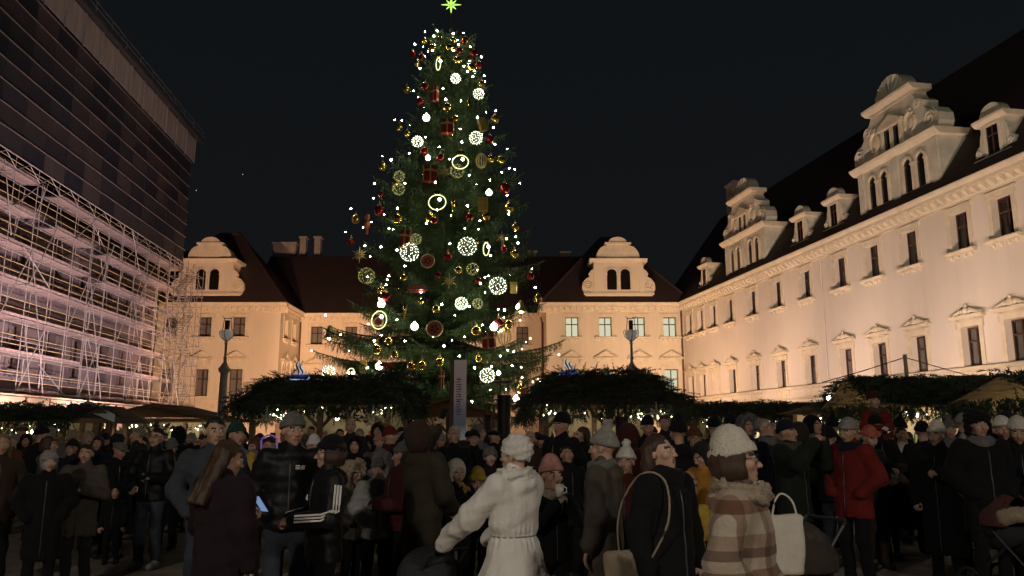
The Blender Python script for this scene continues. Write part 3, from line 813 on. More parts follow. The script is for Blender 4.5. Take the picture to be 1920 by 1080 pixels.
# ---- baubles
gold = [(843,92,7),(797,77,6),(850,77,6),(872,77,7),(811,92,8),(858,115,8),(884,128,9),(783,120,7),(763,168,8),(903,160,8),(838,203,9),(928,225,9),(749,240,8),(764,252,7),(854,225,7),(920,300,8),(939,302,8),(718,313,9),(667,411,9),(746,412,10),(806,409,9),(954,391,10),(744,345,7),(911,407,9),(966,427,8),(964,478,9),(893,455,5),(860,508,8),(758,522,7),(715,546,8),(818,581,8),(1008,561,9),(741,665,8),(708,655,10),(772,687,9),(792,685,10),(825,678,9),(892,621,10),(897,673,7),(953,609,9),(976,728,11),(790,566,6),(730,640,8)]
red = [(774,102,7),(791,109,7),(861,97,7),(888,102,8),(898,124,8),(798,164,8),(788,192,8),(826,297,8),(796,285,8),(946,354,11),(716,366,6),(712,396,11),(880,408,8),(658,454,8),(944,468,7),(840,483,9),(994,519,8),(724,557,10),(822,517,6),(897,527,6),(935,605,9),(815,415,8),(870,80,6),(865,290,7),(918,263,9)]
def bauble(px, py, rpx, m_, nm, lab, grp):
    p = on_tree(px, py, 0.1); r = rpx/1505*p.y
    b = MB(); b.ball((0,0,0), r, 12, 8)
    o = obj(nm, b.mesh(nm, True), m_, None, p)
    c = MB(); c.lathe([(r*0.28,r*0.93),(r*0.26,r*1.22),(0.001,r*1.24)], 8); c.path([(0,0,r*1.2),(r*0.14,0,r*1.4),(0,0,r*1.55),(-r*0.14,0,r*1.4)], r*0.05, 4, closed=True); c.tube((0,0,r*1.5),(0,0.05,r*1.9),0.008,4)
    obj('cap', c, M_ribbon, o)
    tag(o, lab+' spruce '+where(p), 'bauble', grp)
for x, y, r_ in gold: bauble(x, y, r_, M_gold, 'gold_bauble', 'shiny gold glass bauble on the', 'gold baubles on the spruce')
for x, y, r_ in red: bauble(x, y, r_, M_red, 'red_bauble', 'shiny dark red glass bauble on the', 'red baubles on the spruce')
# ---- wire globes full of LEDs
def led_globe(px, py, rpx, bright, lab, grp, nlon=14, nlat=9):
    p = on_tree(px, py, rpx/1505*34); r = rpx/1505*p.y
    root = empty('light_globe', p)
    w = MB()
    for i in range(nlon//2):
        a = math.pi*i/(nlon//2)
        w.path([(r*math.cos(a)*math.cos(t), r*math.sin(a)*math.cos(t), r*math.sin(t)) for t in np.linspace(0, 2*math.pi, 17)[:-1]], 0.010, 3, closed=True)
    obj('wire_frame', w, M_wire, root)
    l = MB()
    nd = int(nlon*nlat*0.55)
    for i in range(nd):
        zz = 1-2*(i+0.5)/nd; a = i*2.39996+rng.normal(0,0.1); q = math.sqrt(1-zz*zz)
        l.ball((r*q*math.cos(a), r*q*math.sin(a), r*zz), 0.0115, 4, 3)
    obj('led_points', l, bright, root)['kind'] = 'stuff'
    tag(root, lab+' spruce '+where(p), 'light globe', grp)
for x, y, r_ in ((855,151,10),(898,180,11),(893,263,13),(784,269,11),(770,477,18),(877,466,18),(934,539,17),(866,571,12),(914,705,14),(616,697,12)):
    led_globe(x, y, r_, M_led_cool, 'globe of bright white lights on the', 'bright white light globes on the spruce')
for x, y, r_ in ((750,334,11),(858,325,14),(781,451,11),(749,358,12),(887,507,12),(896,571,10),(690,520,16)):
    led_globe(x, y, r_, M_led_ring, 'globe of sparse yellow-green lights on the', 'sparse yellow-green light globes on the spruce', 10, 7)
for x, y, r_ in ((803,298,5),(800,223,7),(716,571,7),(778,613,7),(926,614,7),(917,363,6),(712,687,7),(973,577,6),(968,748,6),(935,700,4)):
    p = on_tree(x, y, 0.15); r = r_/1505*p.y; b = MB(); b.ball((0,0,0), r, 12, 8); b.lathe([(r*0.25,r*0.9),(r*0.25,r*1.3),(0.001,r*1.3)], 6)
    tag(obj('glowing_ball', b.mesh('glowing_ball', True), M_bulb_big, None, p), 'frosted white glowing ball on the spruce '+where(p), 'light ball', 'frosted glowing balls on the spruce')
# ---- LED hoops
def hoop(px, py, rpx, lab, sx=1.0):
    p = on_tree(px, py, 0.3); r = rpx/1505*p.y
    root = empty('light_hoop', p, 0.0)
    w = MB(); w.path([(r*sx*math.cos(t), 0.12*math.sin(t), r*math.sin(t)) for t in np.linspace(0,2*math.pi,29)[:-1]], 0.02, 6, closed=True); obj('glowing_ring', w, M_led_ring, root)
    k = MB(); k.ball((0.1,0,r*0.35),0.07,6,5); obj('bulb', k, M_bulb_big, root)
    c = MB(); c.box(-0.12,0.12,-0.05,0.05,r,r+0.16); obj('clip', c, M_gold, root)
    tag(root, lab, 'light ornament')
hoop(864,308,16,'glowing yellow hoop with a bulb inside, above a wire globe'); hoop(821,383,17,'largest glowing yellow hoop with bulb, mid-height on the spruce')
hoop(823,125,16,'tall narrow glowing oval near the top of the spruce',0.28); hoop(912,470,14,'dim thin crescent hoop beside the white light globe',0.4)
hoop(713,602,18,'glowing hoop among the drooping lower boughs',0.8); hoop(660,705,14,'faint hoop low down above the fir-roofed stall',0.6)
# ---- gift boxes
def gift(px, py, w, h, m_, lab, tilt=0.0):
    p = on_tree(px, py, 0.25); sx, sz = w/1505*p.y, h/1505*p.y
    root = empty('gift_box', p - Vector((0,0,sz/2))); root.rotation_euler = (0.0, tilt, 0.25*rng.normal())
    b = MB(); b.box(-sx/2,sx/2,-sx*0.3,sx*0.3,0,sz*0.97); obj('box', b, m_, root)
    r = MB(); e = 0.012
    r.box(-sx*0.06,sx*0.06,-sx*0.3-e,sx*0.3+e,-e,sz*0.97+e); r.box(-sx/2-e,sx/2+e,-sx*0.3-0.7*e,sx*0.3+0.7*e,sz*0.60,sz*0.70); obj('ribbon', r, M_ribbon, root)
    k = MB()
    for a in (0.5, 2.6, 0.9, 2.2): k.ball((sx*0.14*math.cos(a), -sx*0.34, sz*0.65+sx*0.12*math.sin(a)), (sx*0.13,0.03,sx*0.06), 7, 5)
    obj('bow', k, M_ribbon, root)
    tag(root, lab, 'gift box')
gift(840,241,24,30,M_redbox,'dark red gift box with gold ribbon, uppermost on the spruce'); gift(807,329,25,34,M_redbox,'dark red gift box with gold bow beside a gold star')
gift(759,450,19,36,M_redbox,'bright red gift box above a white light globe',0.1); gift(906,386,18,28,M_goldbox,'gold gift box on the spruce with no light near it')
gift(908,237,14,28,M_goldbox,'narrow gold gift box beside a white light globe',-0.3); gift(918,640,24,30,M_redbox,'red gift box low on the spruce before the palace wall',-0.08)
gift(829,712,9,36,M_redbox,'tall narrow red gift box beside the banner'); gift(683,689,13,27,M_goldbox,'pale gold gift box hanging low over the stall roof')
gift(963,541,12,22,M_goldbox,'small gold box beside the lower white light globe'); gift(816,180,14,32,M_redbox,'small dark red box high in the spruce')
# ---- biscuit discs
for x, y, r_, lab in ((803,492,14,'orange iced biscuit disc under the white light globe'),(816,618,16,'large orange biscuit disc low on the spruce'),(712,605,9,'small orange biscuit disc inside a hoop')):
    p = on_tree(x, y, 0.25); r = r_/1505*p.y
    d = MB(); d.lathe([(0.001,-0.04),(r,-0.04),(r,0.04),(0.001,0.04)], 22)
    o = obj('biscuit_disc', d, M_ginger, None, p, (math.pi/2,0.1,0))
    e = MB(); e.path([(r*0.93*math.cos(t), r*0.93*math.sin(t), 0.045) for t in np.linspace(0,2*math.pi,23)[:-1]], 0.03, 5, closed=True); obj('icing_rim', e, mat('icing', (0.72,0.5,0.32), var=0.1), o)
    e = MB()
    for t in np.linspace(0,2*math.pi,6)[:-1]: e.ball((r*0.35*math.cos(t), r*0.35*math.sin(t), 0.05), (r*0.16,r*0.16,0.02), 6, 4)
    obj('nut', e, M_bark, o); tag(o, lab, 'ornament')
# ---- wire stars
def star_geo(r, n=8, depth=0.12, tr=0.014, inner=0.30):
    w = MB()
    for i in range(n):
        a = 2*math.pi*i/n; rr = r if i % 2 == 0 else r*0.68
        tip = (rr*math.sin(a), 0, rr*math.cos(a))
        for s in (-1, 1):
            b = a+s*math.pi/n; w.path([tip, (r*inner*math.sin(b), 0, r*inner*math.cos(b))], [tr*0.6, tr], 4)
        w.path([(0,-depth*r,0), tip], [tr,tr*0.6], 4)
    return w
for x, y, r_, lab in ((833,325,14,'gold wire star beside a dark red gift box'),(843,528,16,'gold wire star low in the middle of the spruce'),(676,480,17,'gold wire star on the scaffolding side of the spruce'),(941,448,14,'gold wire star on the long-wing side of the spruce')):
    p = on_tree(x, y, 0.25); tag(obj('wire_star', star_geo(r_/1505*p.y, 12, 0.25, 0.012, 0.2), M_wire, None, p), lab, 'star')
top = at(846, 9, TY)
o = obj('tree_top_star', star_geo(0.52, 8, 0.2, 0.02, 0.2), emat('star_led', (0.55,1.0,0.14), 1.5), None, top)
b = MB(); b.tube((0,0,-0.6),(0,0,-0.05),0.02,5); obj('stem', b, M_bark, o); tag(o, 'glowing yellow-green star on the very tip of the spruce', 'star')
# ---- bells, drops
def bell(px, py, r_, lab, m_):
    p = on_tree(px, py, 0.2); r = r_/1505*p.y
    b = MB(); b.lathe([(0.02,r*1.2),(r*0.35,r*1.1),(r*0.5,r*0.5),(r*0.62,-0.2*r),(r*1.0,-0.8*r),(r*1.02,-0.9*r)], 14)
    o = obj('bell', b.mesh('bell', True), m_, None, p); c = MB(); c.ball((0,0,-0.85*r), r*0.32, 8, 6); obj('clapper', c, M_bulb_big, o); tag(o, lab, 'bell')
bell(620,625,12,'gold bell with glowing clapper hung from a low bough over the stall',M_wire); bell(977,577,11,'gold bell with glowing clapper in front of the palace cornice',M_wire)
for x, y, r_, lab in ((903,305,12,'gold onion-shaped drop ornament high on the spruce'),(946,632,14,'gold onion-shaped drop ornament in front of the palace wall')):
    p = on_tree(x, y, 0.25); r = r_/1505*p.y; w = MB()
    for k in range(6):
        a = math.pi*k/6
        w.path([(r*0.9*math.sin(t)**1.0*math.cos(a)*(1), r*0.9*math.sin(t)*math.sin(a), -r*math.cos(t)*1.25) for t in np.linspace(0.02,math.pi-0.02,12)], 0.02, 4)
        w.path([(-r*0.9*math.sin(t)*math.cos(a), -r*0.9*math.sin(t)*math.sin(a), -r*math.cos(t)*1.25) for t in np.linspace(0.02,math.pi-0.02,12)], 0.02, 4)
    tag(obj('drop_ornament', w, M_wire, None, p), lab, 'ornament')
for x, y, lab in ((826,77,'slim gold icicle near the top of the spruce'),(850,387,'slim gold icicle beside the largest hoop'),(760,585,'slim gold icicle low on the spruce'),(880,200,'slim pale icicle under a white light globe')):
    p = on_tree(x, y, 0.2); b = MB(); b.lathe([(0.01,-0.35),(0.06,0.0),(0.09,0.2),(0.05,0.3),(0.01,0.34)], 8)
    tag(obj('icicle_ornament', b.mesh('icicle', True), M_gold, None, p), lab, 'ornament')
for x, y, lab in ((690,425,'little wooden nutcracker figure hanging alone on the spruce'),(783,545,'red sleigh ornament with a light in the lower spruce'),(725,685,'red bow tied among the low drooping boughs')):
    p = on_tree(x, y, 0.2); b = MB(); m_ = M_redbox
    if 'sleigh' in lab:
        b.prof([(-0.1,0),(0.1,0),(0.12,0.18),(-0.12,0.18)], -0.34, 0.34); b.path([(-0.42,-0.1,0.06),(-0.3,-0.1,-0.08),(0.3,-0.1,-0.08),(0.42,-0.1,0.1)],0.02,5); b.path([(-0.42,0.1,0.06),(-0.3,0.1,-0.08),(0.3,0.1,-0.08),(0.42,0.1,0.1)],0.02,5)
    elif 'bow' in lab:
        b.ball((-0.14,0,0),(0.15,0.05,0.08),8,6); b.ball((0.14,0,0),(0.15,0.05,0.08),8,6); b.ball((0,0,0),0.06,6,5); b.path([(0,0,0),(-0.1,0,-0.25)],0.03,4); b.path([(0,0,0),(0.1,0,-0.25)],0.03,4)
    else:
        b.lathe([(0.06,-0.4),(0.07,-0.1),(0.13,-0.08),(0.12,0.15),(0.05,0.17),(0.09,0.2),(0.09,0.34),(0.11,0.36),(0.08,0.52),(0.01,0.52)],10); m_ = M_ginger
    tag(obj('hanging_ornament', b, m_, None, p), lab, 'ornament')
# ================================================================== market stalls
M_wood = mat('stall_wood', (0.15, 0.085, 0.045), rough=0.8, var=0.3, vscale=4, stretch=(1,1,6))
M_wood_pale = mat('pale_wood', (0.42, 0.30, 0.16), rough=0.75, var=0.25, vscale=4, stretch=(1,1,6))
M_plank_dark = mat('dark_planks', (0.06, 0.036, 0.022), rough=0.85, var=0.3, vscale=5, stretch=(5,1,1))
M_counter = mat('counter_cloth', (0.30, 0.04, 0.05), rough=0.9, var=0.2)
M_goods = [mat('goods_%d' % i, c, rough=0.5, var=0.25, vscale=9) for i, c in enumerate(((0.5,0.35,0.12),(0.55,0.5,0.42),(0.4,0.08,0.05),(0.18,0.25,0.1)))]
M_garland = emat('garland_led', (1.0, 0.97, 0.62), 20.0)
M_back = mat('stall_backboard', (0.50, 0.42, 0.28), rough=0.8, var=0.25, vscale=2)

def fir_cover(name, faces, n, parent, seed, fringe=(), up=0.06, m_=None, L=(0.28,0.55)):
    """sprays of cut fir laid over quads (faces) and hanging from edges (fringe)"""
    rg = np.random.default_rng(seed); V, Fc = [], []
    areas = [np.linalg.norm(np.cross(np.subtract(q[1],q[0]), np.subtract(q[3],q[0]))) for q in faces]
    cum = np.cumsum(areas)/sum(areas)
    for i in range(n):
        q = faces[int(np.searchsorted(cum, rg.random()))]; a, b = rg.random(2)
        q = [np.array(v, float) for v in q]
        p = (q[0]*(1-a)+q[1]*a)*(1-b) + (q[3]*(1-a)+q[2]*a)*b
        nrm = np.cross(q[1]-q[0], q[3]-q[0]); nrm /= np.linalg.norm(nrm)+1e-9
        if nrm[2] < 0: nrm = -nrm
        dn = np.array([rg.normal(0,0.6), rg.normal(0,0.6), 0]) + (q[0]-q[3])/(np.linalg.norm(q[0]-q[3])+1e-9)*0.6 + nrm*rg.uniform(-0.05,0.3)
        blades(p+nrm*rg.uniform(0,up*2), dn, rg.uniform(*L), 8, 0.075, 0.09, V, Fc, rg)
    for (A, B, k, drop) in fringe:
        A, B = np.array(A, float), np.array(B, float)
        out = np.cross(B-A, [0,0,1.0]); out /= np.linalg.norm(out)+1e-9
        for i in range(k):
            p = A+(B-A)*rg.random()+out*rg.normal(0,0.06); p[2] += rg.uniform(-0.05,0.12)
            d = out*rg.normal(0,0.45)+(B-A)/np.linalg.norm(B-A)*rg.normal(0,0.45)+np.array([0,0,-1.0])
            blades(p, d, rg.uniform(0.2,drop), 8, 0.07, 0.085, V, Fc, rg)
    o = obj(name, npmesh(name, np.array(V), np.array(Fc), smooth=False), m_ or M_needle2, parent)
    o['kind'] = 'stuff'
    return o

def garland(parent, pts, n, seed, fir=True, r=0.02, spread=0.07):
    rg = np.random.default_rng(seed)
    pts = [np.array(p, float) for p in pts]
    seg = [np.linalg.norm(b-a) for a, b in zip(pts, pts[1:])]; tot = sum(seg)
    def P(t):
        d = t*tot
        for a, b, s in zip(pts, pts[1:], seg):
            if d <= s: return a+(b-a)*d/s
            d -= s
        return pts[-1]
    V, Fc = [], []
    for i in range(int(tot/0.05)):
        blades(P(rg.random())+rg.normal(0,0.04,3), rg.normal(0,1,3), 0.2, 6, 0.06, 0.07, V, Fc, rg)
    g_ = obj('garland', npmesh('garland', np.array(V), np.array(Fc), smooth=False), M_needle2, parent)
    l = MB(); cl = [rg.random() for _ in range(max(2, n//9))]
    for i in range(n):
        t_ = min(1, max(0, cl[i % len(cl)]+rg.normal(0,0.035))) if i % 4 else rg.random()
        l.ball(P(t_)+rg.normal(0,spread,3)+np.array([0,-0.06,0]), r*rg.uniform(0.5,1.15), 5, 4)
    obj('garland_lights', l, M_garland, g_)['kind'] = 'stuff'
    return g_

def stall(name, X0, X1, Y0, Y1, ze, zt, roof, lab, seed, fir=900, light=30.0, counter=True, pale=False, inset=None, lamp_col=(1.0,0.86,0.58), drop=0.5, over=0.35, garl=True, nl=40):
    root = empty(name, ((X0+X1)/2, (Y0+Y1)/2, 0))
    w, d = (X1-X0)/2, (Y1-Y0)/2
    wm = M_wood_pale if pale else M_wood
    for x in (-w+0.15, 0.0, w-0.15):
        for y in (-d+0.15, d-0.15):
            b = MB(); b.box(x-0.07,x+0.07,y-0.07,y+0.07,0,ze); obj('post', b, wm, root)
            if y < 0:
                for sg in (-1,1):
                    if abs(x+sg*0.5) < w:
                        k = MB(); k.path([(x+sg*0.06,y,ze-0.55),(x+sg*0.5,y,ze-0.06)],0.045,4); obj('brace', k, wm, root)
    for y in (-d+0.15, d-0.15):
        b = MB(); b.box(-w-over*0.6,w+over*0.6,y-0.06,y+0.06,ze,ze+0.13); obj('beam', b, wm, root)
    ow, od = w+over, d+over
    if roof == 'hip':
        iw, idp = inset or (0.45*w, 0.25*d)
        q = [[(-ow,-od,ze),(ow,-od,ze),(iw,-idp,zt),(-iw,-idp,zt)], [(ow,-od,ze),(ow,od,ze),(iw,idp,zt),(iw,-idp,zt)],
             [(ow,od,ze),(-ow,od,ze),(-iw,idp,zt),(iw,idp,zt)], [(-ow,od,ze),(-ow,-od,ze),(-iw,-idp,zt),(-iw,idp,zt)], [(-iw,-idp,zt),(iw,-idp,zt),(iw,idp,zt),(-iw,idp,zt)]]
        fr = [((-ow,-od,ze),(ow,-od,ze)), ((ow,-od,ze),(ow,od,ze)), ((-ow,od,ze),(-ow,-od,ze))]
    elif roof == 'gable_x':          # ridge along x
        q = [[(-ow,-od,ze),(ow,-od,ze),(ow,0,zt),(-ow,0,zt)], [(ow,od,ze),(-ow,od,ze),(-ow,0,zt),(ow,0,zt)]]
        fr = [((-ow,-od,ze),(ow,-od,ze)), ((-ow,od,ze),(-ow,-od,ze))]
    else:                            # gable facing the viewer
        q = [[(-ow,od,ze),(-ow,-od,ze),(0,-od,zt),(0,od,zt)], [(ow,-od,ze),(ow,od,ze),(0,od,zt),(0,-od,zt)]]
        fr = []
        g_ = MB(); g_.prism([(-w,ze+0.14),(w,ze+0.14),(0,zt-0.06)], -d+0.12, -d+0.16); obj('gable_board', g_, wm, root)
        for sg in (-1,1):
            k = MB(); k.path([(sg*ow,-od-0.02,ze-0.03),(0,-od-0.02,zt-0.03)],0.06,4); obj('barge_board', k, wm, root)
    nplk = 6
    for qq in q:
        A, B, C_, D = [Vector(v) for v in qq]
        for k in range(nplk):
            t0_, t1_ = k/nplk, (k+1)/nplk-0.012
            m_ = MB(); a, b, c, e = A.lerp(D,t0_), B.lerp(C_,t0_), B.lerp(C_,t1_), A.lerp(D,t1_)
            up = Vector((0,0,0.035)); m_.add([a,b,c,e,a+up,b+up,c+up,e+up], [(0,3,2,1),(4,5,6,7),(0,1,5,4),(1,2,6,5),(2,3,7,6),(3,0,4,7)])
            obj('roof_plank', m_, M_wood_pale if pale else M_plank_dark, root)
    if fir: fir_cover('fir_covering', [[(v[0],v[1],v[2]+0.06) for v in qq] for qq in q], fir, root, seed, [(a,b,int(45*Vector(np.subtract(b,a)).length),drop) for a,b in fr])
    if counter:
        c = MB(); c.box(-w+0.2,w-0.2,-d+0.05,-d+0.6,0.95,1.02); c.box(-w+0.25,w-0.25,-d+0.12,-d+0.16,0,0.95); obj('counter', c, wm, root)
        bk = MB(); bk.box(-w+0.1,w-0.1,d-0.1,d-0.05,0.0,ze); obj('back_board', bk, M_back, root)
        rg = random.Random(seed)
        for i in range(9):
            x = -w+0.5+(2*w-1.0)*i/8
            o = MB(); r_ = rg.uniform(0.05,0.1); o.lathe([(0.001,0),(r_,0),(r_*1.1,0.1),(r_*0.6,0.22+rg.random()*0.12),(0.001,0.3)], 8)
            obj('goods', o, M_goods[i % 4], root, (x, d-0.45, 1.45)); 
        sh = MB(); sh.box(-w+0.3,w-0.3,d-0.6,d-0.1,1.40,1.445); obj('shelf', sh, wm, root)
    if garl: garland(root, [(-w+0.1,-d-0.05,ze-0.12),(-w/2,-d-0.05,ze-0.32),(0,-d-0.05,ze-0.14),(w/2,-d-0.05,ze-0.32),(w-0.1,-d-0.05,ze-0.12)], nl, seed+5)
    if light:
        s = MB(); s.lathe([(0.02,0.12),(0.05,0.1),(0.16,-0.04)], 10); so = obj('lamp_shade', s, M_plank_dark, root, (0,0.1*d,ze-0.25))
        bl = MB(); bl.ball((0,0,-0.05),0.06,8,6); obj('bulb', bl, emat('stall_bulb',(1.0,0.9,0.62),18), so)
        lamp(so, 'stall_lamp', (0,0,-0.16), light, lamp_col, radius=0.08)
    tag(root, lab, 'market stall', 'Christmas market stalls')
    return root

stall('market_stall', -7.0, -3.15, 21.0, 25.0, 2.42, 3.12, 'hip', 'fir-roofed market stall with a flame sign, nearest the scaffolding-side lamp post', 11, 1500, light=32, inset=(1.7,0.8), drop=0.6, nl=30)
stall('market_stall', 0.75, 4.35, 21.0, 25.0, 2.42, 3.28, 'hip', 'fir-roofed market stall with a flame sign, beside the dark torch column', 12, 1500, light=48, inset=(1.2,0.7), drop=0.7, nl=34)
stall('market_stall', -4.1, -0.6, 29.2, 31.5, 2.30, 2.95, 'gable_y', 'small brown plank hut with bare gable roof behind the banner', 13, 0, light=8, nl=10)
stall('market_stall', -16.0, -11.2, 30.5, 33.5, 2.13, 2.78, 'gable_y', 'wide hut with plain brown gable roof below the pavilion portal', 14, 0, light=40)
stall('market_stall', -16.6, -12.6, 22.6, 24.8, 2.02, 2.40, 'gable_x', 'low fir-roofed stall with twinkling garlands before the hoarding', 15, 900, light=18, nl=110)
stall('market_stall', -13.4, -12.3, 24.6, 26.0, 2.0, 2.52, 'gable_y', 'tiny stall with pale blue-white gable front', 16, 0, light=5, counter=False, garl=False)
stall('market_stall', 7.2, 11.6, 30.0, 32.5, 2.30, 2.80, 'gable_x', 'fir-roofed stall with mossy green roof at the wing corner', 17, 1000, light=40)
stall('market_stall', 9.9, 12.1, 26.6, 28.6, 2.33, 2.72, 'gable_y', 'small hut with grey plank gable below the roof floodlight', 18, 0, light=30)
stall('market_stall', 8.6, 12.9, 18.2, 21.0, 2.28, 2.95, 'gable_x', 'long fir-roofed stall with pale posts and rope pole', 19, 3200, light=70, pale=True, drop=0.7)
stall('market_stall', 9.6, 13.8, 13.6, 16.6, 2.25, 2.72, 'gable_x', 'pale timber stall with open rafters beside the wing', 20, 1700, light=55, pale=True)
# pale gable cloth of the tiny stall
gc = MB(); gc.prism([(-0.85,2.02),(-0.85,2.25),(0,2.68),(0.85,2.25),(0.85,2.02),(0,2.36)][::-1], 0, 0.02)
tag(obj('gable_cloth', gc, mat('blue_white_cloth', (0.55,0.62,0.72), rough=0.7, var=0.15, vscale=3), None, (-12.85, 24.15, 0)), 'pale blue-white cloth stretched over the tiny stall gable', 'cloth')

# pole and ropes on the long stall
pl = MB(); pl.tube((0,0,2.9),(0,0,3.62),0.05,7)
o = obj('rope_pole', pl, M_wood_pale, None, (at(1703,740,19.6).x, 19.6, 0))
rp = MB()
for dx in (-2.1, 2.2): rp.path([(0,0,3.55),(dx*0.5,0,3.22),(dx,0,2.93)],0.012,4)
obj('rope', rp, M_hpost, o); tag(o, 'short timber pole with two guy ropes on the long stall roof', 'pole')

# flame signs
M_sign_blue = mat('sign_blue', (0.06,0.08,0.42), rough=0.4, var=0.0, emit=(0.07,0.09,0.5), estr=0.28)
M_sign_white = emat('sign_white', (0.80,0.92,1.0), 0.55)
M_sign_dark = mat('sign_slate', (0.05,0.08,0.13), rough=0.5, var=0)
def flame_sign(px, py, Y, lab):
    p = at(px, py, Y); u = Y/1505
    root = empty('flame_sign', p)
    b = MB(); w, h = 17*u, 9*u
    b.prism([(-w,0),(w,0),(w*1.02,h*0.5),(w*0.95,h),(-w*0.95,h),(-w*1.02,h*0.5)], -0.05, 0.05); obj('blue_base', b, M_sign_blue, root)
    e = MB(); e.prism([(-w*1.06,-0.02),(w*1.06,-0.02),(w*1.1,h*0.5),(w*1.0,h*1.1),(-w*1.0,h*1.1),(-w*1.1,h*0.5)], -0.03, 0.03); obj('white_edge', e, M_sign_white, root)
    for k, (dx, s) in enumerate(((-4*u,1.0),(3*u,0.8))):
        for grow, y0, y1, m_, nm in ((1.5,-0.03,0.03,M_sign_white,'flame_edge'),(0.85,-0.05,0.05,M_sign_dark,'flame')):
            L_, R_ = [], []
            for i in range(11):
                t = i/10; z_ = h*1.0+t*25*u*s; x = dx+2.6*u*math.sin(t*2*math.pi*0.95+0.6); ww = grow*2.2*u*math.sin(math.pi*(0.12+0.86*t))
                L_.append((x-ww,z_)); R_.append((x+ww,z_))
            f_ = MB(); f_.prism(L_[::-1]+R_ if False else (R_+L_[::-1])[::-1], y0, y1); obj(nm, f_, m_, root)
    st_ = MB(); st_.tube((-w*0.6,0,-0.5),(-w*0.6,0,0),0.02,5); st_.tube((w*0.6,0,-0.5),(w*0.6,0,0),0.02,5); obj('stand', st_, M_hpost, root)
    tag(root, lab, 'sign')
flame_sign(562, 711, 22.5, 'blue steaming-pot flame sign on the fir roof before the recessed range')
flame_sign(1067, 705, 22.5, 'blue steaming-pot flame sign on the fir roof by the torch column')

# hanging stars on the stalls
M_star = mat('straw_star', (0.60,0.55,0.42), rough=0.5, metal=0.2, var=0.1)
for x, y, r_, lab in ((500,787,25,'outlined star hanging by a glowing garland on the stall nearest the lamp post'),(699,786,27,'outlined star hanging in the dark corner of the stall by the spruce'),(1051,782,21,'outlined star hanging behind the tall man in the dark hat'),(1231,776,22,'outlined star hanging under the drooping fir fringe')):
    p = at(x, y, 20.4); sg = star_geo(r_/1505*20.4, 8, 0.16, 0.011, 0.26)
    sg.tube((0,0,r_/1505*20.4), (0,0.25,max(0.3, 2.42-p.z)), 0.005, 4)
    tag(obj('stall_star', sg, M_star, None, p), lab, 'star')

# banner
def banner():
    p = at(862, 797, 20.0); root = empty('banner', (p.x, 20.0, 0), 0.12)
    m = bpy.data.materials.new('banner_print_glow'); m.use_nodes = True; t = m.node_tree; b = t.nodes['Principled BSDF']
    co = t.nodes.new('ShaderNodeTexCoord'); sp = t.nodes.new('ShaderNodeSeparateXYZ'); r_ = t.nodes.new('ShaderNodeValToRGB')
    t.links.new(co.outputs['Generated'], sp.inputs[0]); t.links.new(sp.outputs['Z'], r_.inputs[0]); t.links.new(r_.outputs[0], b.inputs['Base Color']); t.links.new(r_.outputs[0], b.inputs['Emission Color']); b.inputs['Emission Strength'].default_value = 0.13  # faint glow in the print's colours, added to brighten the cloth
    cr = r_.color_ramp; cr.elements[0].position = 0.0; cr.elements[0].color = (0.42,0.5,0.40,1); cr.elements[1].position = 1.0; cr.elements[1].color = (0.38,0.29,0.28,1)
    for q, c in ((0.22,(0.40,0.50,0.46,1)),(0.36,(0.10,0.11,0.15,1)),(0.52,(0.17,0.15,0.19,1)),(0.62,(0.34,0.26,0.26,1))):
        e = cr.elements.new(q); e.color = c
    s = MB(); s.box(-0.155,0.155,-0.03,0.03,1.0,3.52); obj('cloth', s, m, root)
    k = MB(); k.box(-0.25,-0.18,-0.04,0.16,0.05,3.56); obj('frame', k, M_hpost, root)
    x = MB(); rg = random.Random(3)
    for i in range(15):
        z = 2.15+0.062*i; x.box(-0.10,-0.10+rg.uniform(0.10,0.16),-0.036,-0.032,z,z+0.022)
        if i % 3: x.box(-0.10+rg.uniform(0,0.12),-0.07+0.05,-0.0365,-0.0325,z,z+0.05)
    obj('lettering', x, mat('banner_ink',(0.05,0.05,0.09),var=0), root)
    f = MB(); f.box(-0.4,0.4,-0.3,0.3,0,0.05); obj('foot_plate', f, M_hpost, root)
    tag(root, 'tall narrow banner fading from pink to pale green before the spruce', 'banner')
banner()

# torch columns
M_iron = mat('black_iron', (0.018,0.016,0.015), rough=0.55, metal=0.4, var=0.2)
def torch(px, Y, zt, r, lab):
    p = at(px, 800, Y); root = empty('torch_column', (p.x, Y, 0))
    b = MB(); b.lathe([(r*1.1,0),(r*1.1,0.12),(r,0.16),(r,zt-0.42),(r*1.05,zt-0.40),(r*1.05,zt-0.34),(0.01,zt-0.34)], 18); obj('column', b, M_iron, root)
    for i in range(4):
        a = math.pi/4+i*math.pi/2; k = MB(); k.tube((r*0.85*math.cos(a),r*0.85*math.sin(a),zt-0.34),(r*0.85*math.cos(a),r*0.85*math.sin(a),zt-0.03),0.014,5); obj('cage_bar', k, M_iron, root)
    c = MB(); c.lathe([(0.01,zt),(r*1.15,zt-0.02),(r*1.15,zt-0.05),(0.01,zt-0.05)], 16); obj('lid', c, M_iron, root)
    tag(root, lab, 'torch')
torch(945, 19.0, 2.93, 0.16, 'thick dark torch column with an open cage top'); torch(914, 25.0, 2.60, 0.13, 'thinner dark torch column in front of the small brown hut'); torch(1166, 20.2, 2.45, 0.16, 'dark torch column standing by the stall with the drooping fringe')

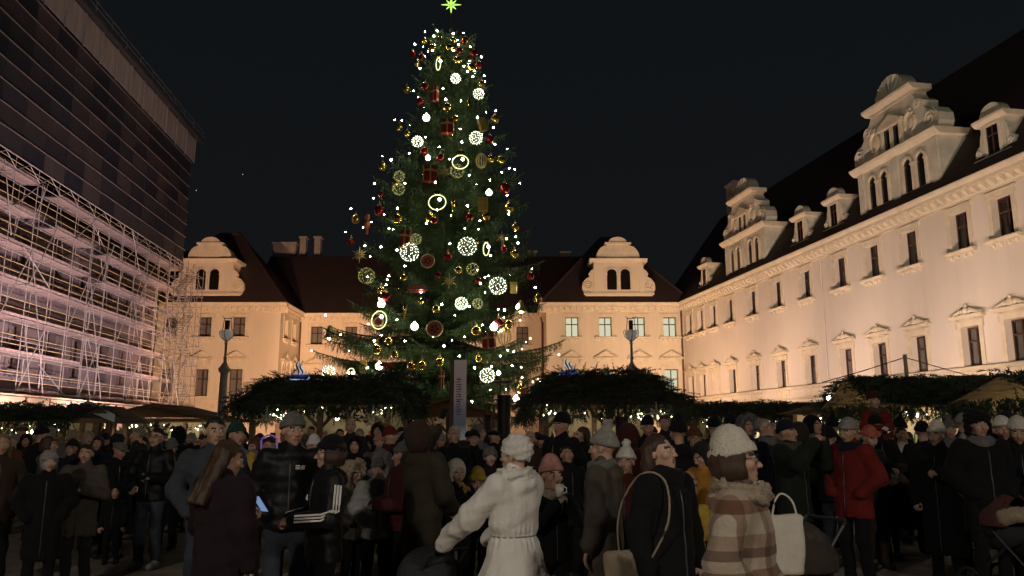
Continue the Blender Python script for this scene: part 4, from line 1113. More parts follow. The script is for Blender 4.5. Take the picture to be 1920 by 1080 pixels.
# lamp posts
M_lpost = mat('lamp_post_grey', (0.32,0.32,0.27), rough=0.6, metal=0.2, var=0.2, vscale=3)
M_lglass = mat('lantern_glass', (0.62,0.60,0.56), rough=0.2, var=0.0, emit=(1.0,0.9,0.75), estr=0.10)
def lamp_post(px, Y, lab):
    p = at(px, 690, Y); root = empty('lamp_post', (p.x, Y, 0)); s = at(px, 605, Y).z/5.72
    Z = lambda z: z*s
    b = MB(); b.lathe([(0.26,0),(0.26,0.4),(0.19,0.55),(0.165,1.2),(0.135,Z(3.75)),(0.13,Z(3.85)),(0.21,Z(3.92)),(0.22,Z(4.02)),(0.13,Z(4.12)),(0.08,Z(4.22))], 16); obj('column', b.mesh('column', True), M_lpost, root)
    u = MB(); u.lathe([(0.07,Z(4.2)),(0.05,Z(4.35)),(0.075,Z(4.40)),(0.045,Z(4.46)),(0.045,Z(4.9)),(0.07,Z(4.95)),(0.045,Z(5.0)),(0.075,Z(5.05)),(0.03,Z(5.08))], 12); obj('upper_pole', u.mesh('upper_pole', True), M_lpost, root)
    g_ = MB(); g_.lathe([(0.05,Z(5.06)),(0.17,Z(5.16)),(0.235,Z(5.30)),(0.20,Z(5.42)),(0.08,Z(5.46))], 14); obj('glass_globe', g_.mesh('glass_globe', True), M_lglass, root)
    c = MB(); c.box(-0.07,0.07,-0.07,0.07,Z(5.46),Z(5.80)); obj('burner_hood', c, M_iron, root)
    f = MB()
    for sg in (-1,1):
        f.path([(sg*0.06,0,Z(5.05)),(sg*0.24,0,Z(5.2)),(sg*0.28,0,Z(5.38)),(sg*0.16,0,Z(5.48)),(sg*0.12,0,Z(5.9)),(sg*0.2,0,Z(5.95))],0.014,5); f.path([(0,sg*0.06,Z(5.05)),(0,sg*0.24,Z(5.2)),(0,sg*0.28,Z(5.38)),(0,sg*0.13,Z(5.48))],0.014,5)
    f.tube((-0.15,0,Z(5.88)),(0.15,0,Z(5.88)),0.014,5); obj('cage', f, M_iron, root)
    tag(root, lab, 'lamp post', 'old lamp posts in the court')
    return root
lamp_post(421, 29.0, 'old grey lamp post with glass lantern before the dark-windowed pavilion'); lamp_post(1185, 29.0, 'old grey lamp post with glass lantern before the lit-windowed pavilion')

# ================================================================== floodlights (light the facades)
M_flood_glass = emat('flood_glass', (0.9,0.96,1.0), 40.0)
def flood(loc, aim, energy, col, lab, z=2.6, cone=125, radius=0.12, blend=0.7, mast=True):
    root = empty('floodlight', (loc[0], loc[1], 0))
    if mast:
        b = MB(); b.lathe([(0.3,0),(0.3,0.05),(0.04,0.1),(0.04,z-0.12)], 8); obj('mast', b, M_iron, root)
    d = (Vector(aim)-Vector((loc[0],loc[1],z))).normalized(); rot = d.to_track_quat('-Z','Y').to_euler()
    h = MB(); h.box(-0.18,0.18,-0.14,0.14,0.0,0.14); ho = obj('housing', h, M_iron, root, (0,0,z), rot)
    gl = MB(); gl.lathe([(0.001,-0.012),(0.10,-0.012),(0.10,-0.002),(0.001,-0.002)], 16); obj('lens', gl, M_flood_glass, root, (0,0,z), rot)
    lamp(root, 'flood_lamp', tuple(Vector((0,0,z))+d*0.06), energy, col, 'SPOT', radius, None, cone, blend).rotation_euler = rot
    tag(root, lab, 'floodlight', 'floodlights aimed at the palace')
def wing_pt(s, n, z):
    P = Matrix.Rotation(WING_RZ,4,'Z') @ Vector((-s, n, z)); return (P.x+18.18, P.y+83, P.z)
WARM, AMBER = (1.0,0.63,0.39), (1.0,0.57,0.35)
for s, e, c in ((62,3300,(1.0,0.66,0.48)),(52,3700,(1.0,0.69,0.54)),(42,3800,(1.0,0.71,0.58)),(32,3800,(1.0,0.69,0.55)),(22,4500,(1.0,0.64,0.45)),(12,4300,(1.0,0.61,0.39))):
    flood(wing_pt(s, 9.5, 0), wing_pt(s-9, 0, 12.5), e, c, 'floodlight on a short mast aimed up at the long wing', z=2.3)
for x, y, ax, ay, e, c, l_ in ((10,60,10.5,83,8600,WARM,'lit-windowed pavilion'),(-17,57,-34,83,21000,AMBER,'dark-windowed pavilion'),(-16,60,-27,83,6500,AMBER,'dark-windowed pavilion'),(-14,68,-15,90.6,15000,AMBER,'recessed range'),(-6,68,-5,90.6,10500,AMBER,'recessed range')):
    flood((x,y), (ax,ay,12), e, c, 'floodlight on a short mast aimed up at the '+l_, z=1.6, cone=70)
for x, y, e in ((-19.5,36,8600),(-20,48,7200),(-21.5,60,3600)):
    flood((x,y), (-30.5,y+3,8.5), e, (1.0,0.68,0.66), 'floodlight on a short mast aimed up at the scaffolding', z=2.0, cone=110)
flood((9.5,-4.0), wing_pt(27, 0, 19.5), 10500, (1.0,0.95,0.76), 'added unseen fill floodlight on a tall mast, aimed at the carved gables', z=5.0, cone=46, blend=0.8)  # fill flood put in behind the viewer to brighten the gables
# the visible lamp on the small hut's roof
p = at(1556, 747, 25.5)
flood((p.x,p.y), (p.x-0.4,p.y-2.5,p.z-0.25), 260, (0.82,0.95,1.0), 'bright cold-white roof floodlight glaring above the small grey hut', z=p.z, cone=150, mast=True)
# two unseen lamp posts added behind the viewer to light the crowd
for x, y, e in ((-5.5,-3.5,1000),(6.0,-5.0,1080)):
    root = lamp_post(960, 29.0, 'added lit lamp post behind the viewer, filling light on the crowd'); root.location = (x,y,0)
    lamp(root, 'crowd_fill_lamp', (0,0,6.3), e, (1.0,0.89,0.74), radius=0.3)

# the two bright stars that show in the night sky
for x, y, lab in ((455,327,'faint white star in the open night sky'),(368,357,'bright star low in the sky beside the sheeted enclosure')):
    b = MB(); b.ball((0,0,0), 1.3, 8, 6); tag(obj('sky_star', b, emat('starlight', (0.9,0.93,1.0), 0.9), None, at(x, y, 2500)), lab, 'star')
# ================================================================== people: bodies and clothes grown from distance fields
def smin(a, b, k):
    h = np.clip(0.5+0.5*(b-a)/k, 0, 1)
    return b*(1-h)+a*h - k*h*(1-h)
def smax(a, b, k): return -smin(-a, -b, k)
def cap(P, a, b, ra, rb, sy=1.0):
    """tapered capsule; sy > 1 flattens it front to back about a"""
    a, b = np.asarray(a, float), np.asarray(b, float)
    x, y, z = P[0]-a[0], (P[1]-a[1])*sy, P[2]-a[2]
    d = b-a; d = np.array([d[0], d[1]*sy, d[2]])
    t = np.clip((x*d[0]+y*d[1]+z*d[2])/max(1e-9, float(d@d)), 0, 1)
    return (np.sqrt((x-d[0]*t)**2+(y-d[1]*t)**2+(z-d[2]*t)**2) - (ra+(rb-ra)*t))
def ell(P, c, r):
    x, y, z = (P[0]-c[0])/r[0], (P[1]-c[1])/r[1], (P[2]-c[2])/r[2]
    k = np.sqrt(x*x+y*y+z*z)
    return (k-1)*min(r)
def surf(fn, lo, hi, h):
    lo, hi = np.array(lo, float), np.array(hi, float)
    n = np.ceil((hi-lo)/h).astype(int)+1
    ax = [lo[i]+h*np.arange(n[i]) for i in range(3)]
    P = np.meshgrid(*ax, indexing='ij')
    V = fn(P).astype(np.float32)
    ins = V < 0
    c = [ins[i:n[0]-1+i, j:n[1]-1+j, k:n[2]-1+k] for i in (0,1) for j in (0,1) for k in (0,1)]
    cnt = sum(q.astype(np.int8) for q in c)
    idx = np.argwhere((cnt > 0) & (cnt < 8))
    off = np.array([(i,j,k) for i in (0,1) for j in (0,1) for k in (0,1)])
    val = np.stack([V[idx[:,0]+o[0], idx[:,1]+o[1], idx[:,2]+o[2]] for o in off], 1)
    acc = np.zeros((len(idx),3)); num = np.zeros(len(idx))
    for a in range(8):
        for b in range(a+1, 8):
            if np.abs(off[a]-off[b]).sum() != 1: continue
            va, vb = val[:,a], val[:,b]; m = (va < 0) != (vb < 0)
            t = np.where(m, va/np.where(m, va-vb, 1), 0)
            acc += np.where(m[:,None], off[a]+(off[b]-off[a])*t[:,None], 0); num += m
    verts = lo+(idx+acc/num[:,None])*h
    lut = -np.ones(tuple(n-1), int); lut[idx[:,0],idx[:,1],idx[:,2]] = np.arange(len(idx))
    F = []
    for axn in range(3):
        b_, c_ = (axn+1) % 3, (axn+2) % 3
        s0 = [slice(1, n[i]-1) for i in range(3)]; s0[axn] = slice(0, n[axn]-1)
        s1 = list(s0); s1[axn] = slice(1, n[axn])
        A, B = ins[tuple(s0)], ins[tuple(s1)]
        e = np.argwhere(A != B)
        if len(e) == 0: continue
        base = e.copy(); base[:,b_] += 1; base[:,c_] += 1
        fl = A[e[:,0],e[:,1],e[:,2]]
        q = []
        for db, dc in ((-1,-1),(0,-1),(0,0),(-1,0)):
            p = base.copy(); p[:,b_] += db; p[:,c_] += dc; q.append(lut[p[:,0],p[:,1],p[:,2]])
        q = np.stack(q, 1); q[~fl] = q[~fl][:, ::-1]
        F.append(q)
    F = np.vstack(F)
    return verts, F[(F >= 0).all(1)]
def wob(P, f, ph=0.0):
    return np.sin(P[0]*f+ph)*np.cos(P[1]*f*1.1+1.3*ph)+np.sin(P[2]*f*0.9+2*ph+P[0]*f*0.4)

# ---- head (origin at its centre, face towards -Y)
def head_sdf(P, k=1.0, fem=False):
    d = ell(P, (0,0.016,0.034), (0.076,0.095,0.086))
    d = smin(d, ell(P, (0,-0.028,-0.045), (0.054 if fem else 0.059,0.062,0.070)), 0.03)
    d = smin(d, cap(P, (0,-0.072,-0.096), (0,-0.068,-0.094), 0.020, 0.02), 0.02)
    for s in (-1, 1):
        d = smin(d, cap(P, (s*0.042,-0.062,-0.018), (s*0.044,-0.058,-0.02), 0.026, 0.026), 0.02)
        d = smax(d, -cap(P, (s*0.031,-0.103,0.010), (s*0.034,-0.103,0.010), 0.016, 0.015), 0.012)
        d = smin(d, ell(P, (s*0.079,0.012,-0.004), (0.011,0.020,0.032)), 0.008)
    d = smin(d, cap(P, (-0.036,-0.080,0.030), (0.036,-0.080,0.030), 0.011, 0.011), 0.012)
    d = smin(d, cap(P, (0,-0.090,0.012), (0,-0.114,-0.030), 0.009, 0.0125), 0.010)
    d = smin(d, cap(P, (-0.016,-0.098,-0.034), (0.016,-0.098,-0.034), 0.008, 0.008), 0.008)
    d = smin(d, cap(P, (-0.019,-0.089,-0.058), (0.019,-0.089,-0.058), 0.0085, 0.0085), 0.008)
    d = smin(d, cap(P, (-0.015,-0.087,-0.072), (0.015,-0.087,-0.072), 0.008, 0.008), 0.008)
    return smin(d, cap(P, (0,0.022,-0.06), (0,0.035,-0.20), 0.050 if fem else 0.056, 0.060), 0.025)
def head_mesh(fem):
    v, f = surf(lambda P: head_sdf(P, fem=fem), (-0.11,-0.15,-0.22), (0.11,0.13,0.14), 0.0088)
    c = v[f].mean(1)
    mi = np.zeros(len(f), int)
    mi[(np.abs(c[:,0]) < 0.023) & (c[:,2] < -0.050) & (c[:,2] > -0.079) & (c[:,1] < -0.078)] = 1
    mi[(np.abs(np.abs(c[:,0])-0.032) < 0.017) & (np.abs(c[:,2]-0.031) < 0.0055) & (c[:,1] < -0.06)] = 2
    parts = [(v, f, mi)]
    for s in (-1, 1):
        b = MB(); b.ball((s*0.032,-0.083,0.009), 0.0135, 10, 8); e = MB(); e.ball((s*0.032,-0.0925,0.009), 0.0062, 8, 6)
        for q, m_ in ((b,3),(e,2)):
            vv = np.array(q.v); ff = np.array([t if len(t) == 4 else (*t, t[-1]) for t in q.f])
            parts.append((vv, ff, np.full(len(ff), m_)))
    return merge(parts)
def merge(parts):
    V, F, M_, k = [], [], [], 0
    for v, f, m_ in parts: V.append(v); F.append(f+k); M_.append(m_); k += len(v)
    return np.vstack(V), np.vstack(F), np.concatenate(M_)
def hand_mesh(grip):
    """palm, four fingers and a thumb; wrist at origin, fingers along -Z, palm facing -Y"""
    def fn(P):
        d = cap(P, (-0.022,0,-0.035), (-0.026,0,-0.085), 0.019, 0.017, 1.25)
        for x in (-0.008, 0.010, 0.024): d = smin(d, cap(P, (x*0.8,0,-0.03), (x*1.15,0,-0.088), 0.018, 0.016, 1.25), 0.012)
        d = smin(d, cap(P, (0,0,0.04), (0,0,-0.03), 0.027, 0.024, 1.2), 0.015)
        for i, (x, L) in enumerate(((-0.031,0.066),(-0.010,0.076),(0.011,0.072),(0.031,0.056))):
            a = np.array([x,0,-0.088]); ang = 0.0
            for j, (fr, bend) in enumerate(((0.45,0.9 if grip else 0.28),(0.32,1.1 if grip else 0.4),(0.25,0.7 if grip else 0.3))):
                ang += bend; b = a+L*fr*np.array([0.12*x/0.03*(0 if grip else 1)*0.5, -math.sin(ang), -math.cos(ang)])
                d = smin(d, cap(P, a, b, 0.0096-0.0008*j, 0.0090-0.0008*j), 0.004); a = b
        a = np.array([-0.036,-0.006,-0.028])
        for b, r in (((-0.062,-0.020,-0.058),0.0125),((-0.060,-0.038,-0.085) if not grip else (-0.038,-0.05,-0.082),0.0105)):
            b = np.array(b); d = smin(d, cap(P, a, b, r, r-0.001), 0.008); a = b
        return d
    return surf(fn, (-0.10,-0.11,-0.19), (0.07,0.05,0.06), 0.0072)
_HEAD = {f: head_mesh(f) for f in (False, True)}
_HAND = {g_: hand_mesh(g_) for g_ in (False, True)}

# ---- skeleton: 1.75 m figure, facing -Y
ARMS = {  # elbow, wrist for the +X side and the -X side
 'down':   (((0.255,0.04,1.14),(0.265,-0.03,0.89)), ((-0.255,0.04,1.14),(-0.265,-0.03,0.89))),
 'pocket': (((0.290,0.07,1.15),(0.175,-0.11,0.99)), ((-0.290,0.07,1.15),(-0.175,-0.11,0.99))),
 'front':  (((0.275,-0.02,1.12),(0.075,-0.27,1.10)), ((-0.275,-0.02,1.12),(-0.075,-0.27,1.10))),
 'phone':  (((0.27,-0.03,1.13),(0.10,-0.28,1.20)), ((-0.255,0.04,1.14),(-0.265,-0.03,0.89))),
 'shoot':  (((0.25,-0.24,1.30),(0.075,-0.34,1.52)), ((-0.25,-0.24,1.30),(-0.075,-0.34,1.52))),
 'raise':  (((0.27,-0.20,1.46),(0.16,-0.28,1.70)), ((-0.28,0.0,1.13),(-0.20,-0.18,1.0))),
 'face':   (((0.24,-0.18,1.18),(0.045,-0.20,1.42)), ((-0.24,-0.16,1.16),(-0.045,-0.24,1.38))),
 'push':   (((0.25,-0.10,1.14),(0.20,-0.44,1.02)), ((-0.25,-0.10,1.14),(-0.20,-0.44,1.02))),
 'reach':  (((0.255,0.04,1.14),(0.265,-0.03,0.89)), ((-0.24,-0.22,1.20),(-0.20,-0.50,0.98))),
 'stroll': (((0.265,-0.16,1.20),(0.235,-0.50,0.97)), ((-0.265,-0.16,1.20),(-0.235,-0.50,0.97))),
 'cup':    (((0.28,-0.04,1.12),(0.14,-0.26,1.14)), ((-0.29,-0.02,1.13),(-0.13,-0.24,1.02))),
}
NECK = np.array([0,0.035,1.49])
def joints(pose, hs, stride=0.0):
    kb = (1.75-0.26*hs)/1.49
    S = lambda p: np.array([p[0], p[1], p[2]*kb])
    J = {'kb': kb, 'neck': NECK*np.array([1,1,kb])}
    for i, s in enumerate((1, -1)):
        e, w = ARMS[pose][i]; J['sh',s] = S((s*0.185,0.02,1.405)); J['el',s] = S(e); J['wr',s] = S(w)
        J['hip',s] = S((s*0.09,0.01,0.92)); J['kn',s] = S((s*0.105,-0.03-s*stride*0.16,0.50)); J['an',s] = S((s*0.115,0.03-s*stride*0.22,0.09))
    return J
def coat_fn(J, bulk, hem, style):
    kb = J['kb']
    def fn(P):
        Z = lambda z: z*kb
        b = bulk
        d = cap(P, (0,0.02,Z(1.27)), (0,0.01,Z(1.02)), 0.170+b, 0.158+b, 1.38)
        d = smin(d, cap(P, (-0.13,0.025,Z(1.385)), (0.13,0.025,Z(1.385)), 0.075+b*0.6, 0.075+b*0.6), 0.06)
        d = smin(d, cap(P, (0,0.035,Z(1.40)), (0,0.03,Z(1.50)), 0.095+b*0.3, 0.075+b*0.2), 0.05)
        if style in ('plain','puff','waist','flare'): d = smin(d, ell(P, (0,0.125,Z(1.43)), (0.115,0.06,0.075)), 0.03)
        if style in ('flare','waist'):
            d = smin(d, cap(P, (0,0.01,Z(1.0)), (0,0.02,Z(hem-0.08)), 0.150+b, 0.275+b, 1.15), 0.05)
            if style == 'waist': d = d + 0.024*np.exp(-((P[2]-Z(1.06))/0.035)**2)
        else:
            d = smin(d, cap(P, (0,0.01,Z(1.0)), (0,0.01,Z(hem-0.08)), 0.165+b, 0.176+b, 1.34), 0.05)
        folds = 0.0035*wob(P, 17, 0.4)+0.0035*wob(P, 38, 1.7)+0.002*wob(P, 74, 0.9)
        if style == 'waist': folds = folds + 0.007*np.sin(np.arctan2(P[1],P[0])*24)*np.exp(-((P[2]-Z(1.06))/0.10)**2)
        if hem < 0.8: folds = folds + 0.010*np.sin(np.arctan2(P[1],P[0])*9+P[2]*2)*np.clip((Z(1.0)-P[2])/0.4, 0, 1)
        d = np.maximum(d, Z(hem)+0.008*np.sin(P[0]*23)-P[2])
        for s in (1, -1):
            r1, r2, r3 = 0.068+b*0.75, 0.060+b*0.7, 0.046+b*0.55
            a = smin(cap(P, J['sh',s], J['el',s], r1, r2), cap(P, J['el',s], J['wr',s], r2, r3), 0.025)
            d = smin(d, a, 0.022)
        if style == 'puff': folds = folds*0.5 + 0.010*np.abs(np.sin(P[2]*math.pi/0.095))-0.004
        if style == 'fuzz': folds = folds + 0.007*wob(P, 95, 0.3)
        return d - folds
    return fn
def trouser_fn(J, fat=0.0):
    def fn(P):
        d = cap(P, (0,0.01,0.95*J['kb']), (0,0.01,0.86*J['kb']), 0.14, 0.14, 1.25)
        for s in (1, -1):
            k = smin(cap(P, J['hip',s], J['kn',s], 0.092+fat, 0.070+fat), cap(P, J['kn',s], J['an',s], 0.070+fat, 0.062+fat), 0.03)
            d = smin(d, k, 0.03)
        return d - 0.005*wob(P, 26, 0.9)
    return fn
def shoe_fn(a):
    def fn(P):
        d = cap(P, (a[0],a[1]+0.02,0.055), (a[0],a[1]-0.15,0.045), 0.052, 0.044)
        d = smin(d, cap(P, (a[0],a[1],0.08), (a[0],a[1],0.16), 0.055, 0.055), 0.03)
        return np.maximum(d, 0.004-P[2])
    return fn
# ---- hats and hair in head space
def hat_fn(kind):
    def fn(P):
        C = ell(P, (0,0.018,0.040), (0.088,0.107,0.098))
        if kind in ('beanie','pom','tall','cone'):
            d = ell(P, (0,0.022,0.055), (0.090,0.108,0.112 if kind != 'tall' else 0.135))
            if kind == 'cone': d = smin(d, cap(P, (0,0.03,0.12), (0,0.06,0.24), 0.05, 0.015), 0.04)
            brim = 0.034-0.32*P[1]*0.6
            d = np.maximum(d, brim-P[2])
            cuff = np.abs(C-0.003)-0.012
            cuff = np.maximum(cuff, np.abs(P[2]-brim-0.022)-0.024)
            d = smin(d, cuff, 0.008) + 0.0028*np.sin(np.arctan2(P[1]-0.02,P[0])*26)
            if kind == 'pom': d = smin(d, cap(P, (0,0.05,0.185), (0,0.052,0.188), 0.045, 0.045)-0.006*wob(P, 130, 0.2), 0.008)
            return d
        if kind == 'fur':
            d = ell(P, (0,0.02,0.075), (0.118,0.128,0.095)); d = np.maximum(d, 0.020-P[2]-0.2*P[1])
            for s in (-1, 1): d = smin(d, ell(P, (s*0.098,0.015,-0.03), (0.030,0.055,0.085)), 0.03)
            return d-0.005*wob(P, 110, 0.7)
        if kind == 'cloche':
            d = ell(P, (0,0.02,0.045), (0.104,0.124,0.122)); d = np.maximum(d, 0.0-P[2]-0.35*P[1])
            return d-0.005*wob(P, 120, 0.4)
        if kind == 'cap':
            d = ell(P, (0,0.015,0.075), (0.098,0.125,0.062)); d = np.maximum(d, 0.045-P[2])
            return smin(d, ell(P, (0,-0.115,0.050), (0.072,0.055,0.010)), 0.012)
        if kind == 'crown':
            d = ell(P, (0,0.02,0.060), (0.094,0.112,0.115)); return np.maximum(d, 0.03-P[2]-0.15*P[1])
        if kind in ('hood','furhood'):
            d = np.abs(ell(P, (0,0.035,0.015), (0.108,0.118,0.136))-0.006)-0.013
            d = np.maximum(d, -(P[1]+0.055+0.25*P[2]))
            d = np.maximum(d, -0.15-P[2])
            if kind == 'furhood':
                rr = np.sqrt(np.maximum(0,(np.sqrt((P[0]/0.115)**2+((P[2]-0.015)/0.14)**2)-1)*0.12)**2*0+ ((np.sqrt((P[0]/0.115)**2+((P[2]-0.005)/0.145)**2)-1)*0.12)**2+(P[1]+0.05+0.2*P[2])**2)-0.034
                d = smin(d, rr-0.008*wob(P, 120, 0.5), 0.01)
            return d
        if kind == 'short':
            d = ell(P, (0,0.024,0.042), (0.082,0.100,0.092)); lim = 0.062-P[2]-1.1*np.maximum(0,P[1]+0.03)
            return np.maximum(d, lim)-0.003*wob(P, 90, 0.3)
        if kind == 'bob':
            d = np.abs(ell(P, (0,0.03,0.0), (0.086,0.100,0.118)))-0.014; d = smin(d, ell(P, (0,0.024,0.042), (0.084,0.102,0.094)), 0.02)
            d = np.maximum(d, -(P[1]+0.045)+np.clip((0.075-P[2])*0 ,0,1)-np.clip(P[2]-0.055,0,1)*4)
            return np.maximum(d, -0.10-P[2])-0.003*wob(P, 80, 0.8)
        if kind == 'long':
            d = ell(P, (0,0.026,0.040), (0.085,0.103,0.096)); d = np.maximum(d, 0.058-P[2]-1.2*np.maximum(0,P[1]+0.035))
            for s in (-1, 0, 1): d = smin(d, cap(P, (s*0.062,0.055,0.02), (s*0.085,0.165-0.03*abs(s),-0.34), 0.052, 0.040), 0.03)
            return np.maximum(d, -0.36-P[2])-0.004*np.sin(np.arctan2(P[1],P[0])*26+P[2]*6)-0.003*wob(P, 60, 0.2)
        if kind == 'bun':
            d = ell(P, (0,0.026,0.040), (0.083,0.101,0.094)); d = np.maximum(d, 0.060-P[2]-1.1*np.maximum(0,P[1]+0.03))
            return smin(d, cap(P, (0,0.12,0.06), (0,0.125,0.06), 0.042, 0.042), 0.012)-0.003*wob(P, 90, 0.3)
    return fn
_CM = {}
def cached(key, make):
    if key not in _CM: _CM[key] = make()
    return _CM[key]
def sm(name, fn, lo, hi, h):
    v, f = surf(fn, lo, hi, h); return npmesh(name, v, f)
def rot_to(d, roll=0.0):
    """rotation taking -Z to d"""
    q = Vector(d).to_track_quat('-Z', 'Y'); return np.array((q.to_matrix() @ Matrix.Rotation(roll, 3, 'Z')))

M_eye_white = mat('eye_white', (0.55,0.52,0.48), rough=0.3, var=0)
def skin(i): return mat('skin_%d' % i, ((0.50,0.30,0.21),(0.44,0.25,0.17),(0.56,0.36,0.27),(0.36,0.20,0.13))[i], rough=0.5, var=0.10, vscale=14, spec=0.35)
M_lip = mat('lips', (0.33,0.11,0.09), rough=0.45, var=0)
HAIRC = {'dark':(0.018,0.012,0.009),'brown':(0.055,0.030,0.018),'grey':(0.22,0.21,0.20),'blond':(0.22,0.145,0.07),'red':(0.11,0.035,0.015)}
FAB = {'black':(0.0066,0.0066,0.0077),'navy':(0.0098,0.0126,0.0238),'char':(0.0210,0.0210,0.0224),'grey':(0.15,0.145,0.14),'lgrey':(0.30,0.29,0.27),'brown':(0.0455,0.0273,0.0182),'olive':(0.0360,0.0312,0.0192),
 'taupe':(0.0788,0.0660,0.0525),'beige':(0.38,0.31,0.22),'cream':(0.66,0.61,0.52),'white':(0.80,0.77,0.72),'red':(0.150,0.014,0.012),'dred':(0.062,0.012,0.013),'pink':(0.52,0.24,0.22),'coral':(0.50,0.13,0.09),
 'yellow':(0.48,0.33,0.05),'ochre':(0.46,0.22,0.03),'orange':(0.60,0.19,0.02),'green':(0.018,0.055,0.042),'jeans':(0.0413,0.0495,0.0675),'lblue':(0.10,0.15,0.20),'plum':(0.0168,0.0084,0.0120),'rust':(0.1190,0.0420,0.0196),'dgreen':(0.0132,0.0180,0.0132),'bluegrey':(0.0450,0.0510,0.0630)}
def fab(c, kind='cloth'):
    if c == 'plaid': return plaid()
    knit = kind == 'knit'
    return mat('%s_%s' % (kind, c), FAB[c], rough=0.9 if kind != 'shell' else 0.5, var=0.22 if c not in ('white','cream') else 0.06, vscale=7 if not knit else 25, bump=(0.45 if kind != 'shell' else 0.25) if not knit else 0.8, bscale=22 if not knit else 90, sheen=0.04, spec=0.25)
def plaid():
    if 'plaid' in _M: return _M['plaid']
    m = mat('plaid', FAB['beige'], rough=0.95, var=0.15, bump=0.4, bscale=50, sheen=0.2)
    t = m.node_tree; b = t.nodes['Principled BSDF']
    co = t.nodes.new('ShaderNodeTexCoord'); sp = t.nodes.new('ShaderNodeSeparateXYZ'); t.links.new(co.outputs['Object'], sp.inputs[0])
    def band(sock, freq, cols):
        mu = t.nodes.new('ShaderNodeMath'); mu.operation = 'MULTIPLY'; mu.inputs[1].default_value = freq; t.links.new(sock, mu.inputs[0])
        fr = t.nodes.new('ShaderNodeMath'); fr.operation = 'FRACT'; t.links.new(mu.outputs[0], fr.inputs[0])
        r = t.nodes.new('ShaderNodeValToRGB'); r.color_ramp.interpolation = 'CONSTANT'
        r.color_ramp.elements[0].position = 0; r.color_ramp.elements[0].color = (*cols[0],1); r.color_ramp.elements[1].position = cols[1][0]; r.color_ramp.elements[1].color = (*cols[1][1],1)
        for q, c in cols[2:]: e = r.color_ramp.elements.new(q); e.color = (*c,1)
        t.links.new(fr.outputs[0], r.inputs[0]); return r.outputs[0]
    A = band(sp.outputs['Z'], 3.1, [(0.48,0.41,0.33),(0.30,(0.25,0.145,0.095)),(0.50,(0.44,0.36,0.28)),(0.66,(0.17,0.11,0.08)),(0.80,(0.34,0.25,0.18))])
    B = band(sp.outputs['X'], 5.2, [(0.95,0.95,0.95),(0.45,(0.55,0.45,0.4)),(0.7,(0.9,0.85,0.8))])
    mx = t.nodes.new('ShaderNodeMix'); mx.data_type = 'RGBA'; mx.blend_type = 'MULTIPLY'; mx.inputs[0].default_value = 1.0
    t.links.new(A, mx.inputs[6]); t.links.new(B, mx.inputs[7]); t.links.new(mx.outputs[2], b.inputs['Base Color'])
    return m

